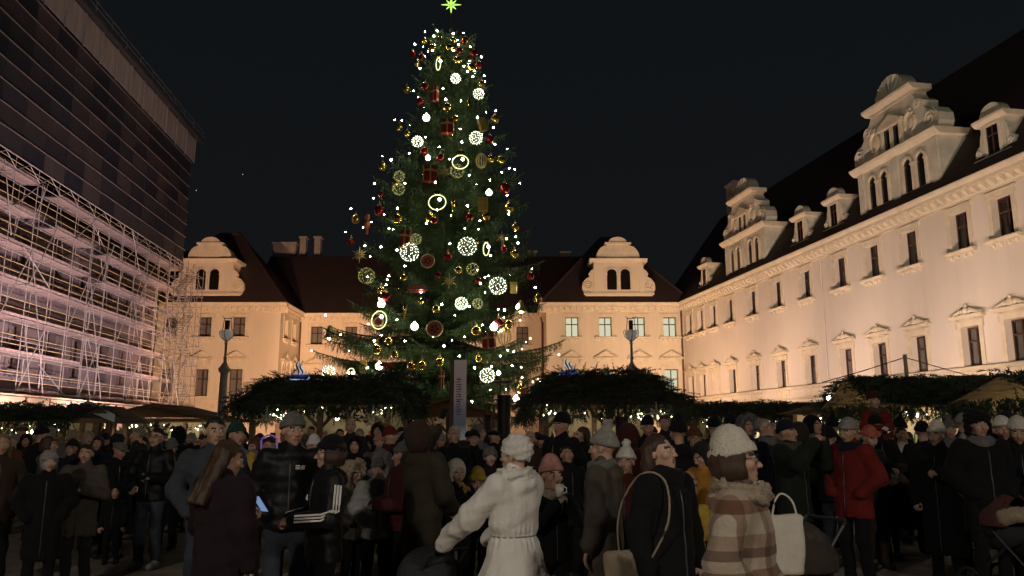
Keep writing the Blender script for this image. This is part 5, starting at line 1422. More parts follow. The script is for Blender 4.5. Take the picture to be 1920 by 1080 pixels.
def person(px, top, Y, label, yaw=0, hy=0, hp=0, pose='pocket', coat='black', style='plain', hem=0.72, bulk=0.012, legs='black', hat=None, hc='black', hair='short', hcol='dark', kid=False, fem=False,
           scarf=None, glasses=False, glove=None, stride=0.0, sk=0, group=None, fine=False, base=0.0, kind='cloth', bald=False, collar=None):
    hatth = {None:0.012,'beanie':0.035,'pom':0.035,'tall':0.06,'cone':0.10,'fur':0.05,'cloche':0.04,'cap':0.02,'crown':0.05,'hood':0.05,'furhood':0.05}[hat]
    P0 = at(px, top, Y)
    H = P0.z - base
    H = max(0.8, min(2.02, H)) 
    hs = 1.0 if not kid else 1.30
    sc = (H-hatth*0.9)/1.75
    root = empty('person', (P0.x, Y, base), R(yaw)); root.scale = (sc,sc,sc)
    tag(root, label, 'person', group or 'people in the crowd')
    J = joints(pose, hs, stride); kb = J['kb']
    vox = 0.0125 if coat == 'white' else 0.017 if fine else (0.022 if Y < 10 else 0.027)
    # body : head, neck and hands in one mesh, with the trunk that joins them
    hr = Matrix.Rotation(R(hy), 3, 'Z') @ Matrix.Rotation(R(-hp), 3, 'X')
    HR = np.array(hr)
    hc0 = J['neck'] + np.array([0,-0.012,0.0]) + HR @ np.array([0,0,0.135*hs])
    hk = ('body', pose, hs, fem, hy, hp, glove is None)
    def mk_body():
        v, f, mi = _HEAD[fem]
        parts = [((v*hs) @ HR.T + hc0, f, mi)]
        for s in (1, -1):
            if pose == 'pocket': continue
            d = J['wr',s]-J['el',s]; d = d/np.linalg.norm(d)
            hv, hf = _HAND[pose in ('phone','shoot','raise','push','stroll','cup','reach','front','face')]
            hv = hv*np.array([-s,1,1]); hf2 = hf if s < 0 else hf[:, ::-1]
            parts.append((hv*1.06 @ rot_to(d, 0.0 if pose in ('down','pocket') else s*0.6).T + J['wr',s], hf2, np.full(len(hf), 0 if glove is None else 4)))
        tv, tf = cached(('trunk', pose, hs), lambda: surf(lambda P: smin(cap(P, (0,0.02,1.40*kb), (0,0.01,0.95*kb), 0.11, 0.12, 1.2), smin(smin(cap(P, J['sh',1], J['el',1], 0.045, 0.04), cap(P, J['el',1], J['wr',1], 0.04, 0.026), 0.02), smin(cap(P, J['sh',-1], J['el',-1], 0.045, 0.04), cap(P, J['el',-1], J['wr',-1], 0.04, 0.026), 0.02), 0.02), 0.05), (-0.42,-0.62,0.75*kb), (0.42,0.3,1.82*kb), 0.035))
        parts.append((tv, tf, np.zeros(len(tf), int)))
        return npmesh('body', *merge(parts)[:2], midx=merge(parts)[2])
    me = cached(hk, mk_body)
    obj('body', me, [skin(sk), M_lip, mat('hair_'+hcol, HAIRC[hcol], rough=0.6, var=0.3, vscale=20), M_eye_white, fab(glove or 'black','knit')], root)
    jk = (pose, hs)
    zt = 1.9*kb
    cm = cached(('coat', jk, round(bulk,3), hem, style, vox), lambda: sm('coat', coat_fn(J, bulk, hem, style), (-0.50,-0.62,(hem-0.05)*kb), (0.50,0.40,zt), vox))
    nm = 'coat' if hem < 0.8 else 'jacket'
    obj(nm, cm, fab(coat, kind), root)
    if Y < 11.5 and coat not in ('plaid','white'):
        def zipm():
            co = np.empty(len(cm.vertices)*3, np.float32); cm.vertices.foreach_get('co', co); co = co.reshape(-1,3); pts_ = []
            for z_ in np.arange((hem+0.04)*kb, 1.44*kb, 0.05):
                q = co[(np.abs(co[:,0]) < 0.028) & (np.abs(co[:,2]-z_) < 0.03)]
                if len(q): pts_.append((0.0, float(q[:,1].min())-0.001, float(z_)))
            b_ = MB(); b_.path(pts_, 0.007, 5); return b_.mesh('zip', True)
        obj('zip', cached(('zip', jk, round(bulk,3), hem, style, vox), zipm), mat('zip_metal', (0.10,0.10,0.10), rough=0.4, metal=0.6, var=0), root)
    tm = cached(('legs', hs, stride), lambda: sm('trousers', trouser_fn(J), (-0.30,-0.42,0.06), (0.30,0.42,1.08*kb), 0.024))
    obj('trousers', tm, fab(legs), root)
    for s in (1, -1):
        a = J['an',s]; shm = cached(('shoe', hs, stride, s), lambda: sm('shoe', shoe_fn(a), (a[0]-0.10,a[1]-0.24,-0.02), (a[0]+0.10,a[1]+0.12,0.26), 0.018))
        obj('shoe', shm, mat('shoe_leather', (0.03,0.022,0.018), rough=0.5, var=0.2) if px not in (293,551) else fab('lgrey'), root)
    def on_head(name, key, m_):
        v, f = cached(('hat', key), lambda: surf(hat_fn(key), (-0.17,-0.20,-0.38 if key == 'long' else -0.17), (0.17,0.28,0.27), 0.0105 if key not in ('long',) else 0.013))
        me = cached(('hatmesh', key), lambda: npmesh(name, v, f))
        return obj(name, me, m_, root, Vector(hc0), hr.to_euler(), (hs,hs,hs))
    if hat: on_head('hood' if 'hood' in hat else 'hat', hat, fab(hc,'knit'))
    if not bald and hat not in ('hood','furhood') and (hat is None or hair in ('long','bob')): on_head('hair', hair, mat('hair_'+hcol, HAIRC[hcol]))
    if scarf or collar:
        def sf():
            def fn(P):
                r = np.sqrt(P[0]**2+((P[1]-0.015)*1.05)**2)-0.088
                d = np.sqrt(r*r+((P[2]-(1.475*kb)-0.12*P[1])*0.75)**2)-0.042
                return d-(0.006*wob(P, 55, 0.6) if scarf else 0.009*wob(P, 120, 0.3))
            return sm('scarf', fn, (-0.19,-0.19,1.38*kb), (0.19,0.22,1.58*kb), 0.014)
        obj('scarf' if scarf else 'fur_collar', cached(('scarf', hs, bool(scarf)), sf), fab(scarf or collar,'knit'), root, (0,0,0), (0,0,0), (1,1,1) if scarf else (1.28,1.22,1.0))
    if glasses:
        def gm():
            g_ = MB()
            for s in (-1, 1):
                g_.path([(s*0.033+0.022*math.cos(t), -0.106, 0.010+0.018*math.sin(t)) for t in np.linspace(0,2*math.pi,13)[:-1]], 0.0024, 4, closed=True); g_.path([(s*0.055,-0.104,0.013),(s*0.083,0.0,0.014)], 0.0022, 4)
            g_.path([(-0.011,-0.107,0.012),(0.011,-0.107,0.012)], 0.0022, 4)
            return g_.mesh('glasses')
        obj('glasses', cached('glasses', gm), M_iron, root, Vector(hc0), hr.to_euler(), (hs,hs,hs))
    return root, J, sc
def world_pt(root, p):
    """a point in a figure's own frame -> world"""
    sc = root.scale[0]; v = Matrix.Rotation(root.rotation_euler.z, 4, 'Z') @ Vector(tuple(p))
    return Vector(root.location) + v*sc
# ================================================================== the crowd: (pixel x of head, pixel y of its top, distance, label, details)
CROWD = [
 # --- walking in front
 ('white', 961, 813, 5.7, 'person in long white coat and white fuzzy hat pushing a stroller', dict(yaw=-135, hy=16, pose='stroll', coat='white', style='waist', hem=0.73, bulk=0.040, legs='taupe', hat='cloche', hc='white', fem=True, fine=True, glove='black', collar='white', sk=2, stride=0.6)),
 ('plaid', 1390, 797, 3.95, 'person in plaid wool coat, fur collar, white beanie and glasses', dict(yaw=62, hy=14, hp=4, pose='pocket', coat='plaid', hem=0.50, bulk=0.035, legs='char', hat='tall', hc='cream', fem=True, fine=True, glasses=True, collar='beige', hair='bob', hcol='brown', stride=0.4)),
 ('strap', 1248, 812, 5.3, 'person in black coat with loose brown hair and pale bag strap', dict(yaw=38, hy=12, hp=10, pose='down', coat='black', hem=0.55, bulk=0.03, legs='black', hair='long', hcol='brown', fem=True, fine=True, scarf='black', sk=2, stride=0.5)),
 ('pomman', 1124, 804, 6.4, 'person in big grey-brown coat and pale grey bobble hat, walking', dict(yaw=-112, hy=-5, pose='down', coat='taupe', hem=0.42, bulk=0.04, legs='black', hat='pom', hc='lgrey', fine=True, scarf='grey', stride=0.5)),
 ('longhair', 428, 824, 5.6, 'person with long brown hair in dark coat, seen from behind holding a lit phone', dict(yaw=150, hy=-20, hp=-14, pose='phone', coat='plum', hem=0.30, bulk=0.045, legs='black', hair='long', hcol='brown', fem=True, fine=True)),
 ('smile', 406, 780, 7.2, 'tall smiling person with short dark hair, bareheaded, blue-grey jacket', dict(yaw=24, hy=10, pose='pocket', coat='bluegrey', hem=0.80, bulk=0.02, legs='jeans', hair='short', fine=True)),
 ('tallgrey', 551, 773, 6.9, 'tall youth in black hooded jacket, grey beanie and pale jeans', dict(yaw=12, hy=22, pose='pocket', coat='black', hem=0.86, bulk=0.03, legs='jeans', hat='beanie', hc='grey', fine=True, kind='shell', style='puff')),
 ('stripes', 614, 815, 6.4, 'person in black jacket with three white sleeve stripes, black beanie, glasses', dict(yaw=-62, hy=-14, pose='front', coat='black', hem=0.78, bulk=0.025, legs='black', hat='beanie', hc='black', glasses=True, hair='bob', hcol='brown', fem=True, fine=True, kind='shell')),
 ('olivecoat', 797, 786, 7.6, 'person in ankle-length olive coat raising a phone, back half turned', dict(yaw=138, hy=10, hp=12, pose='raise', coat='olive', hem=0.22, bulk=0.035, legs='black', hat='hood', hc='brown', fine=True)),
 # --- scaffolding side
 ('edge', 6, 812, 9.2, 'person with long brown hair at the crowd end beside the fuzzy white hat', dict(yaw=40, pose='pocket', coat='brown', hair='long', hcol='blond', fem=True)),
 ('a2', 22, 815, 14.0, 'bareheaded balding person in rust jacket behind the crowd end', dict(yaw=-20, coat='rust', hair='short', hcol='grey', hem=0.8)),
 ('a3', 84, 797, 13.0, 'tall person in black beanie and black coat, back turned', dict(yaw=160, coat='black', hat='beanie', hc='black')),
 ('a4', 98, 818, 11.2, 'person in beige coat with brown bob hair', dict(yaw=120, hy=-20, coat='taupe', hair='bob', hcol='brown', fem=True)),
 ('fuzzy', 95, 842, 8.6, 'elderly person in fuzzy pale grey hat and long black coat', dict(yaw=28, hy=8, hp=6, coat='black', hem=0.48, bulk=0.035, hat='cloche', hc='lgrey', fem=True, sk=2, fine=True, hair='bob', hcol='grey', legs='black')),
 ('taupe', 162, 832, 9.3, 'person with dark tied-back hair in brown-grey coat with shoulder strap, holding phone', dict(yaw=10, hy=4, hp=4, pose='phone', coat='taupe', hem=0.62, bulk=0.035, hair='bun', fem=True, fine=True, legs='char')),
 ('flatcap', 224, 828, 11.4, 'person in grey flat cap looking down, dark coat', dict(yaw=46, hy=20, hp=-18, coat='black', hat='cap', hc='grey', sk=1)),
 ('boy', 219, 903, 10.9, 'small child in black hood and padded suit between two adults', dict(yaw=6, pose='down', coat='black', style='puff', hem=0.78, hat='hood', hc='black', kid=True, scarf='black')),
 ('glassesman', 293, 801, 10.5, 'person with glasses, short dark hair and jeans holding a cup and phone', dict(yaw=-6, hp=3, pose='cup', coat='black', hem=0.84, bulk=0.02, legs='jeans', glasses=True, hair='short', sk=2, fine=True, kind='shell')),
 ('a10', 324, 820, 12.2, 'young person in grey beanie looking down beside the person with glasses', dict(yaw=4, hp=-16, coat='navy', hat='tall', hc='grey', fem=True)),
 ('a11', 340, 799, 14.2, 'person in black hood, back turned, behind the grey beanie', dict(yaw=170, coat='black', hat='hood', hc='black')),
 ('a12', 256, 801, 13.4, 'grey-haired person looking aside towards the hoarding', dict(yaw=-70, coat='char', hair='short', hcol='grey')),
 ('a13', 184, 817, 13.2, 'person with dark fringe bob behind the brown-grey coat', dict(yaw=16, coat='navy', hair='bob', fem=True)),
 ('a14', 224, 812, 13.0, 'person in dark furry hat, back turned, behind the flat cap', dict(yaw=165, coat='black', hat='fur', hc='char')),
 ('a15', 135, 823, 12.2, 'person in glasses and navy beanie behind the fuzzy hat', dict(yaw=5, coat='navy', hat='beanie', hc='navy', glasses=True)),
 ('a16', 138, 806, 16.2, 'person in beige beret-like hat before the tiny gabled stall', dict(yaw=200, coat='grey', hat='cloche', hc='beige')),
 ('a18', 266, 818, 14.6, 'dark-haired person in charcoal coat behind the flat cap', dict(yaw=-30, coat='char', hair='short')),
 ('a19', 50, 812, 15.8, 'person in charcoal hood near the twinkling garland stall', dict(yaw=30, coat='char', hat='hood', hc='char')),
 ('green', 447, 790, 9.2, 'person in dark green beanie and grey jacket beside the tall smiling person', dict(yaw=34, hy=10, coat='grey', hat='beanie', hc='green')),
 ('a24', 471, 862, 8.8, 'child in olive-yellow bobble hat behind the lit phone', dict(yaw=20, hp=-10, coat='olive', hat='pom', hc='yellow', kid=True)),
 ('a26', 480, 820, 11.4, 'red-haired person looking down beside the glowing headphones', dict(yaw=-30, hp=-14, coat='plum', hair='bob', hcol='red', fem=True)),
 ('led', 506, 818, 10.6, 'person in black wearing glowing violet headphones', dict(yaw=20, hp=-12, coat='black', hair='short')),
 ('a30', 590, 814, 10.2, 'person in tall white knitted hat behind the striped jacket', dict(yaw=20, coat='grey', hat='tall', hc='white', fem=True)),
 ('a27', 658, 784, 14.4, 'tall bald person under the dark stall corner', dict(yaw=8, coat='char', bald=True, sk=0)),
 ('a28', 666, 815, 11.4, 'person wrapped in tight black hood, only the face showing', dict(yaw=0, coat='black', hat='hood', hc='black', scarf='black')),
 ('a29', 675, 803, 15.4, 'grey-haired person in navy behind the black hood', dict(yaw=15, coat='navy', hair='short', hcol='grey')),
 ('a31', 664, 862, 9.2, 'child in beige fur-trimmed hood beside the striped jacket', dict(yaw=60, coat='taupe', hat='furhood', hc='beige', kid=True)),
 # --- middle
 ('a33', 708, 792, 15.2, 'broad-faced person in rose-grey hood under the wire star', dict(yaw=4, coat='char', hat='hood', hc='plum')),
 ('a33b', 712, 812, 12.6, 'person in dusky pink beanie behind the red beanie', dict(yaw=10, coat='grey', hat='beanie', hc='pink', fem=True)),
 ('redbeanie', 735, 799, 11.6, 'person in bright red beanie and grey coat looking aside', dict(yaw=46, hy=20, coat='grey', hat='beanie', hc='red', fem=True, scarf='dred')),
 ('puffer', 710, 865, 8.5, 'teenager in pale grey puffer jacket and grey beanie', dict(yaw=10, hy=-4, pose='pocket', coat='lgrey', style='puff', hem=0.78, bulk=0.035, legs='black', hat='beanie', hc='grey', fine=True, fem=True, scarf='lgrey')),
 ('dredman', 752, 827, 8.1, 'person in dark red jacket, grey beanie and pale gloves', dict(yaw=-62, hy=-8, pose='front', coat='dred', hem=0.84, bulk=0.035, legs='black', hat='beanie', hc='grey', glove='lgrey', fine=True, style='puff')),
 ('shooter', 770, 806, 11.2, 'person holding a phone up in front of the dark hut', dict(yaw=170, pose='raise', coat='navy', hair='short')),
 ('a39', 853, 801, 12.2, 'balding person in dark coat looking up below the banner', dict(yaw=30, hp=10, coat='black', bald=True, sk=1)),
 ('a40', 889, 805, 12.4, 'person in glasses and black beanie beside the torch column', dict(yaw=2, hp=8, coat='black', hat='beanie', hc='black', glasses=True)),
 ('hoodcream', 856, 858, 8.2, 'person in cream hood holding yellow mittens to the face', dict(yaw=30, hp=-14, pose='face', coat='black', hat='hood', hc='cream', glove='yellow', fem=True)),
 ('yellowhat', 896, 875, 8.4, 'child in tall mustard yellow knitted hat', dict(yaw=5, hp=-6, coat='black', hat='tall', hc='yellow', kid=True, scarf='black')),
 ('greyknit', 920, 836, 9.7, 'person in lilac-grey knitted hat and plum coat with white earphones', dict(yaw=8, hp=6, coat='plum', hat='cloche', hc='grey', fem=True, sk=2)),
 ('a44', 901, 795, 14.4, 'person in grey hood beside the torch column', dict(yaw=60, coat='grey', hat='hood', hc='grey')),
 ('a45', 929, 806, 14.6, 'person in black cap looking towards the wing', dict(yaw=70, coat='black', hat='cap', hc='black')),
 ('pinkhat', 1036, 853, 7.4, 'child in pale pink hat and scarf holding hands to the mouth', dict(yaw=18, hy=5, pose='face', coat='black', hat='tall', hc='pink', scarf='beige', glove='beige', kid=True, fine=True)),
 ('lookup', 1066, 834, 9.6, 'dark-haired young person in black coat gazing upwards', dict(yaw=22, hp=14, coat='black', hair='short', sk=1)),
 ('beard', 996, 806, 12.4, 'balding person with round face behind the white coat', dict(yaw=26, coat='brown', bald=True, hcol='brown')),
 ('tallhat', 1050, 772, 10.4, 'very tall person in dark crown hat before the wire star', dict(yaw=-50, coat='black', hat='crown', hc='black', bulk=0.04, sk=1)),
 ('a52', 1087, 800, 11.4, 'person with long brown hair seen in profile under the lit stall', dict(yaw=-80, coat='char', hair='long', hcol='brown', fem=True)),
 ('whitepom', 1172, 838, 9.2, 'child in white bobble hat beside the grey-brown coat', dict(yaw=-20, coat='dred', hat='pom', hc='white', kid=True)),
 ('redback', 1178, 793, 9.4, 'person in dark red hooded coat, back turned', dict(yaw=168, coat='dred', hem=0.66, bulk=0.05, hat='hood', hc='dred')),
 ('a56', 1020, 814, 13.2, 'person in navy cap behind the pink hat', dict(yaw=40, coat='navy', hat='cap', hc='navy')),
 # --- wing side
 ('a59', 1214, 779, 12.6, 'person in black knitted hat and black coat holding a paper under the star', dict(yaw=4, hp=-8, pose='front', coat='black', hat='crown', hc='black')),
 ('a60', 1246, 777, 14.6, 'red-haired person beside the black knitted hat', dict(yaw=10, coat='char', hair='short', hcol='red')),
 ('a60b', 1270, 771, 14.2, 'tall fair-skinned bareheaded person before the pavilion corner', dict(yaw=30, coat='navy', hair='short', hcol='brown', sk=2)),
 ('brownglass', 1302, 800, 10.4, 'person in brown bobble hat and glasses, dark red jacket', dict(yaw=-4, hp=-4, pose='front', coat='rust', hat='pom', hc='rust', glasses=True)),
 ('yellowjacket', 1318, 826, 8.2, 'person in ochre yellow jacket bending over a child', dict(yaw=-60, hp=-20, pose='reach', coat='ochre', hem=0.85, bulk=0.04, hat='hood', hc='char')),
 ('pinkkid', 1290, 886, 7.6, 'small child in pink hat and yellow suit', dict(yaw=0, pose='front', coat='yellow', hem=0.78, hat='beanie', hc='pink', kid=True, style='puff')),
 ('blackpom', 1268, 786, 9.4, 'person in black fur bobble hat, back turned', dict(yaw=190, coat='black', hat='pom', hc='black')),
 ('a64', 1337, 781, 12.4, 'person in black beanie seen from behind below the wing', dict(yaw=170, coat='char', hat='beanie', hc='black')),
 ('a65', 1368, 776, 12.8, 'person in navy beanie behind the white beanie and glasses', dict(yaw=180, coat='navy', hat='beanie', hc='navy')),
 ('a66', 1400, 777, 12.2, 'person in grey fur-trimmed hood and olive coat behind the white beanie', dict(yaw=20, coat='olive', hat='furhood', hc='grey', fem=True)),
 ('upglass', 1442, 782, 10.4, 'grey-haired person in glasses and navy coat gazing up', dict(yaw=46, hp=14, coat='navy', hair='short', hcol='grey', glasses=True, scarf='grey')),
 ('camera', 1481, 786, 9.5, 'person in black beanie and fur-trimmed coat photographing with both hands', dict(yaw=36, hp=6, pose='shoot', coat='dgreen', hem=0.66, bulk=0.05, hat='beanie', hc='navy', legs='jeans', collar='taupe', fine=True)),
 ('hoodman', 1530, 777, 12.4, 'person in black hood with bare chin looking up', dict(yaw=30, hp=8, coat='char', hat='hood', hc='black', scarf='grey')),
 ('jeansback', 1554, 800, 10.7, 'person in dark green jacket and blue jeans, back turned', dict(yaw=150, coat='dgreen', hem=0.82, bulk=0.04, legs='jeans', hat='beanie', hc='black')),
 ('cone', 1560, 772, 13.4, 'person in pointed black hat behind the dark green jacket', dict(yaw=160, coat='black', hat='cone', hc='black')),
 ('redjacket', 1588, 784, 9.3, 'person in bright red jacket and pale grey beanie', dict(yaw=-58, hp=-8, coat='red', hem=0.72, bulk=0.04, legs='black', hat='beanie', hc='lgrey', scarf='navy', fine=True)),
 ('coralhat', 1626, 797, 10.5, 'person in coral red beanie looking down at food', dict(yaw=18, hp=-22, pose='front', coat='char', hat='beanie', hc='coral', fem=True, sk=2, legs='brown')),
 ('carrier', 1642, 777, 11.3, 'person in black hat carrying a red-clad child on the shoulders', dict(yaw=2, pose='front', coat='black', hat='crown', hc='black', hem=0.78)),
 ('a75', 1681, 779, 13.6, 'person in pointed black hood by the long stall', dict(yaw=200, coat='black', hat='cone', hc='black')),
 ('whitejack', 1692, 800, 13.0, 'person in half-open white jacket beside the long black coat', dict(yaw=10, coat='cream', hem=0.72, hair='short', legs='grey')),
 ('blackcoat', 1752, 788, 9.6, 'person in long black coat and cream slouch beanie', dict(yaw=-46, hy=-10, pose='phone', coat='black', hem=0.30, bulk=0.045, hat='tall', hc='cream', fem=True, fine=True, sk=2)),
 ('a85', 1727, 790, 11.8, 'person in black beanie just behind the cream slouch beanie', dict(yaw=160, coat='black', hat='beanie', hc='black')),
 ('a77', 1779, 786, 12.2, 'person in grey bobble hat behind the long black coat', dict(yaw=-20, coat='grey', hat='pom', hc='grey', fem=True)),
 ('a80', 1802, 773, 13.4, 'person in pale grey knitted hat near the bright stall lamp', dict(yaw=160, coat='navy', hat='beanie', hc='lgrey')),
 ('furhat', 1833, 767, 8.8, 'person in big black fur hat with ear flaps and grey scarf', dict(yaw=-4, coat='black', hem=0.60, bulk=0.04, hat='fur', hc='black', scarf='grey', fine=True)),
 ('beigekid', 1806, 812, 10.2, 'child in beige pink knitted hat before the fur hat', dict(yaw=-60, coat='black', hat='beanie', hc='beige', fem=True)),
 ('beige1', 1878, 780, 9.6, 'person in plain white beanie behind the ivory beanie', dict(yaw=-20, coat='black', hat='beanie', hc='white', fem=True)),
 ('beige2', 1906, 780, 8.6, 'person in ivory beanie and black coat looking down at a phone', dict(yaw=-30, hp=-18, pose='phone', coat='black', hem=0.6, bulk=0.04, hat='beanie', hc='cream', fem=True, fine=True)),
 ('a82', 1886, 769, 11.6, 'person in dark grey cap under the open rafters', dict(yaw=-30, coat='char', hat='cap', hc='char')),
 ('stripebag', 1505, 790, 10.3, 'person in long dark coat wearing a striped shoulder bag', dict(yaw=110, hp=6, pose='phone', coat='dgreen', hem=0.55, bulk=0.045, hat='hood', hc='olive', legs='black')),
]
# ---- the rows further back: every head that shows between the front rows
rb = random.Random(21)
HATS = [('beanie','beanie'),('pom','bobble hat'),('hood','hood'),('cap','cap'),('cone','pointed hat'),('crown','round knit hat'),('fur','fur hat'),('furhood','fur-trimmed hood'),(None,'hair')]
CN = {'black':'black','navy':'navy','char':'charcoal','grey':'grey','brown':'brown','olive':'olive','dred':'dark red','plum':'plum','taupe':'taupe','rust':'rust','dgreen':'dark green','beige':'beige','cream':'cream','pink':'pink','lgrey':'pale grey','bluegrey':'blue-grey'}
used, back = set(), []
x = 14
while x < 1915:
    Yb = rb.uniform(14.5, 19.5)
    if 935 < x < 955: x += 15
    for _ in range(50):
        h = rb.choice(HATS); hc = rb.choice(['black','navy','char','grey','brown','olive','dred','plum','beige','cream','pink','lgrey','rust']); cc = rb.choice(['black','navy','char','grey','brown','olive','dred','plum','taupe','dgreen','bluegrey'])
        if h[0] is None: hc = rb.choice(['dark','brown','grey','blond','red'])
        if (h[0], hc, cc) not in used: break
    used.add((h[0], hc, cc))
    nmh = CN.get(hc, hc)
    lab = ('bareheaded person with %s hair and %s coat in the back rows' if h[0] is None else 'person in %s '+h[1]+' and %s coat in the back rows') % (nmh, CN[cc])
    kw = dict(yaw=rb.choice([0,10,-15,25,40,-40,165,185,90,-80]), hp=rb.choice([0,8,-6]), coat=cc, hat=h[0], hem=0.5, fem=rb.random() < 0.45, sk=rb.randrange(3), bulk=0.03)
    if h[0] is None: kw.update(hair=rb.choice(['short','bob','short','long']), hcol=hc)
    else: kw.update(hc=hc)
    back.append(('back', x, rb.uniform(797, 822), Yb, lab, kw))
    x += rb.uniform(19, 31)
PLACED, PEOPLE = [], {}
for key, px, top, Y, lab, kw in CROWD + back:
    for _ in range(40):
        p = at(px, 830, Y)
        if all(math.hypot(p.x-q[0], Y-q[1]) > (0.46 if key != 'back' else 0.5) for q in PLACED) : break
        Y += 0.12 if key != 'back' else 0.25
    PLACED.append((p.x, Y))
    H = at(px, top, Y).z
    if not kw.get('kid') and H < 1.45: top -= (1.45-H)/Y*1505
    PEOPLE.setdefault(key, person(px, top, Y, lab, group='people in the back rows' if key == 'back' else None, **kw))
# child riding on the carrier's shoulders
cr, cJ, cs_ = PEOPLE['carrier']
pr = world_pt(cr, (0,0.10,1.42))
zt = at(1638, 733, pr.y).z
kroot, kJ, ks = person(1638, 733, pr.y, 'small child in red jacket and red hat riding on shoulders', yaw=4, pose='front', coat='red', style='puff', hem=0.84, bulk=0.03, legs='dred', hat='beanie', hc='dred', kid=True, collar='taupe', glove='white', base=zt-1.25, fine=True)
# child in orange held up beside the stroller
person(1860, 812, 9.3, 'child in bright orange jacket and navy hat, back turned, held above a stroller', yaw=150, pose='face', coat='orange', style='puff', hem=0.84, bulk=0.05, legs='grey', hat='beanie', hc='navy', kid=True, base=0.62)

# ================================================================== things carried
M_phone = mat('phone_black', (0.015,0.015,0.018), rough=0.25, var=0)
M_screen = emat('phone_screen', (0.35,0.55,1.0), 0.45)
def phone(key, side, label, lit=True, tilt=(0.6,0,0), dz=0.05):
    root, J, sc = PEOPLE[key]; w = J['wr',side]; d = w-J['el',side]; d = d/np.linalg.norm(d)
    p = world_pt(root, w+d*0.10+np.array([0,-0.03,dz]))
    o = empty('phone', p); o.rotation_euler = (tilt[0], tilt[1], root.rotation_euler.z)
    b = MB(); b.box(-0.037,0.037,-0.0045,0.0045,-0.078,0.078); obj('case', b, M_phone, o)
    s = MB(); s.box(-0.034,0.034,0.0047,0.0055,-0.074,0.074); obj('screen', s, M_screen if lit else M_phone, o)
    tag(o, label, 'phone')
phone('longhair', 1, 'lit blue phone held by the long-haired person', True, (-0.7,0,0)); phone('taupe', 1, 'dark phone held by the person in brown-grey coat', False, (-0.6,0,0))
phone('olivecoat', 1, 'phone raised by the person in the ankle-length olive coat', False); phone('shooter', 1, 'phone held up in front of the dark hut', False)
phone('glassesman', -1, 'phone in the hand of the person with glasses and cup', False, (-0.8,0,0)); phone('camera', 1, 'phone used as camera by the person in fur-trimmed coat', False, (0.1,0,0))
phone('beige2', 1, 'phone read by the person in the ivory beanie', True, (-0.8,0,0)); phone('stripebag', 1, 'phone held by the person with the striped bag', False, (-0.7,0,0))
def cup(key, side, label, col):
    root, J, sc = PEOPLE[key]; w = J['wr',side]; d = w-J['el',side]; d = d/np.linalg.norm(d)
    o = empty('cup', world_pt(root, w+d*0.09+np.array([0,-0.03,-0.03])))
    b = MB(); b.lathe([(0.001,0),(0.032,0),(0.040,0.11),(0.036,0.11),(0.030,0.01),(0.001,0.008)], 14); obj('mug', b.mesh('mug', True), mat('mug_'+col, FAB[col], rough=0.3, var=0), o)
    h = MB(); h.path([(0.037,0,0.03),(0.062,0,0.04),(0.062,0,0.075),(0.039,0,0.09)], 0.006, 5); obj('handle', h, mat('mug_'+col, FAB[col]), o)
    tag(o, label, 'cup')
cup('glassesman', 1, 'dark blue mulled wine mug held by the person with glasses', 'navy'); cup('brownglass', 1, 'white mug held by the person in the brown bobble hat', 'white'); cup('pinkhat', 1, 'white paper cup held by the child in the pink hat', 'white'); cup('coralhat', 1, 'paper cup of food held by the person in the coral beanie', 'cream')
# logo marks on the dark jackets
def sleeve_stripes():
    root, J, sc = PEOPLE['stripes']; e, s, w = J['el',1], J['sh',1], J['wr',1]; e2, s2, w2 = J['el',-1], J['sh',-1], J['wr',-1]
    wm = fab('white')
    for E_, S_, W_, sg in ((e,s,w,1),(e2,s2,w2,-1)):
        for k in (-1, 0, 1):
            b = MB(); pts = []
            for (A, B, n_) in ((S_,E_,6),(E_,W_,7)):
                ax = (B-A)/np.linalg.norm(B-A); out = np.array([sg*1.0,0.15,0.25]); out = out-ax*(out@ax); out /= np.linalg.norm(out); lat = np.cross(ax, out)
                for i in range(1, n_):
                    t = i/n_; r_ = 0.093 if A is S_ else 0.086-0.012*t
                    pts.append(A+(B-A)*t+out*r_+lat*0.024*k)
            b.path(pts, 0.0085, 5); obj('sleeve_stripe', b, wm, root)
    c = MB()
    for i in range(3): c.prism([(0.06+0.016*i,1.262),(0.072+0.016*i,1.262),(0.064+0.016*i,1.285+0.011*i),(0.052+0.016*i,1.278+0.011*i)], -0.172, -0.166)
    obj('chest_logo', c, wm, root)
sleeve_stripes()
def chest_mark():
    root, J, sc = PEOPLE['tallgrey']; c = MB(); wm = fab('white')
    for i in range(3): c.path([(0.085+0.012*i,-0.185,1.33),(0.085+0.012*i,-0.185,1.345),(0.10+0.008*i,-0.183,1.36)], 0.004, 4)
    for i in range(3): c.box(0.045,0.078,-0.188,-0.184,1.332+0.012*i,1.339+0.012*i)
    obj('chest_logo', c, wm, root)
chest_mark()
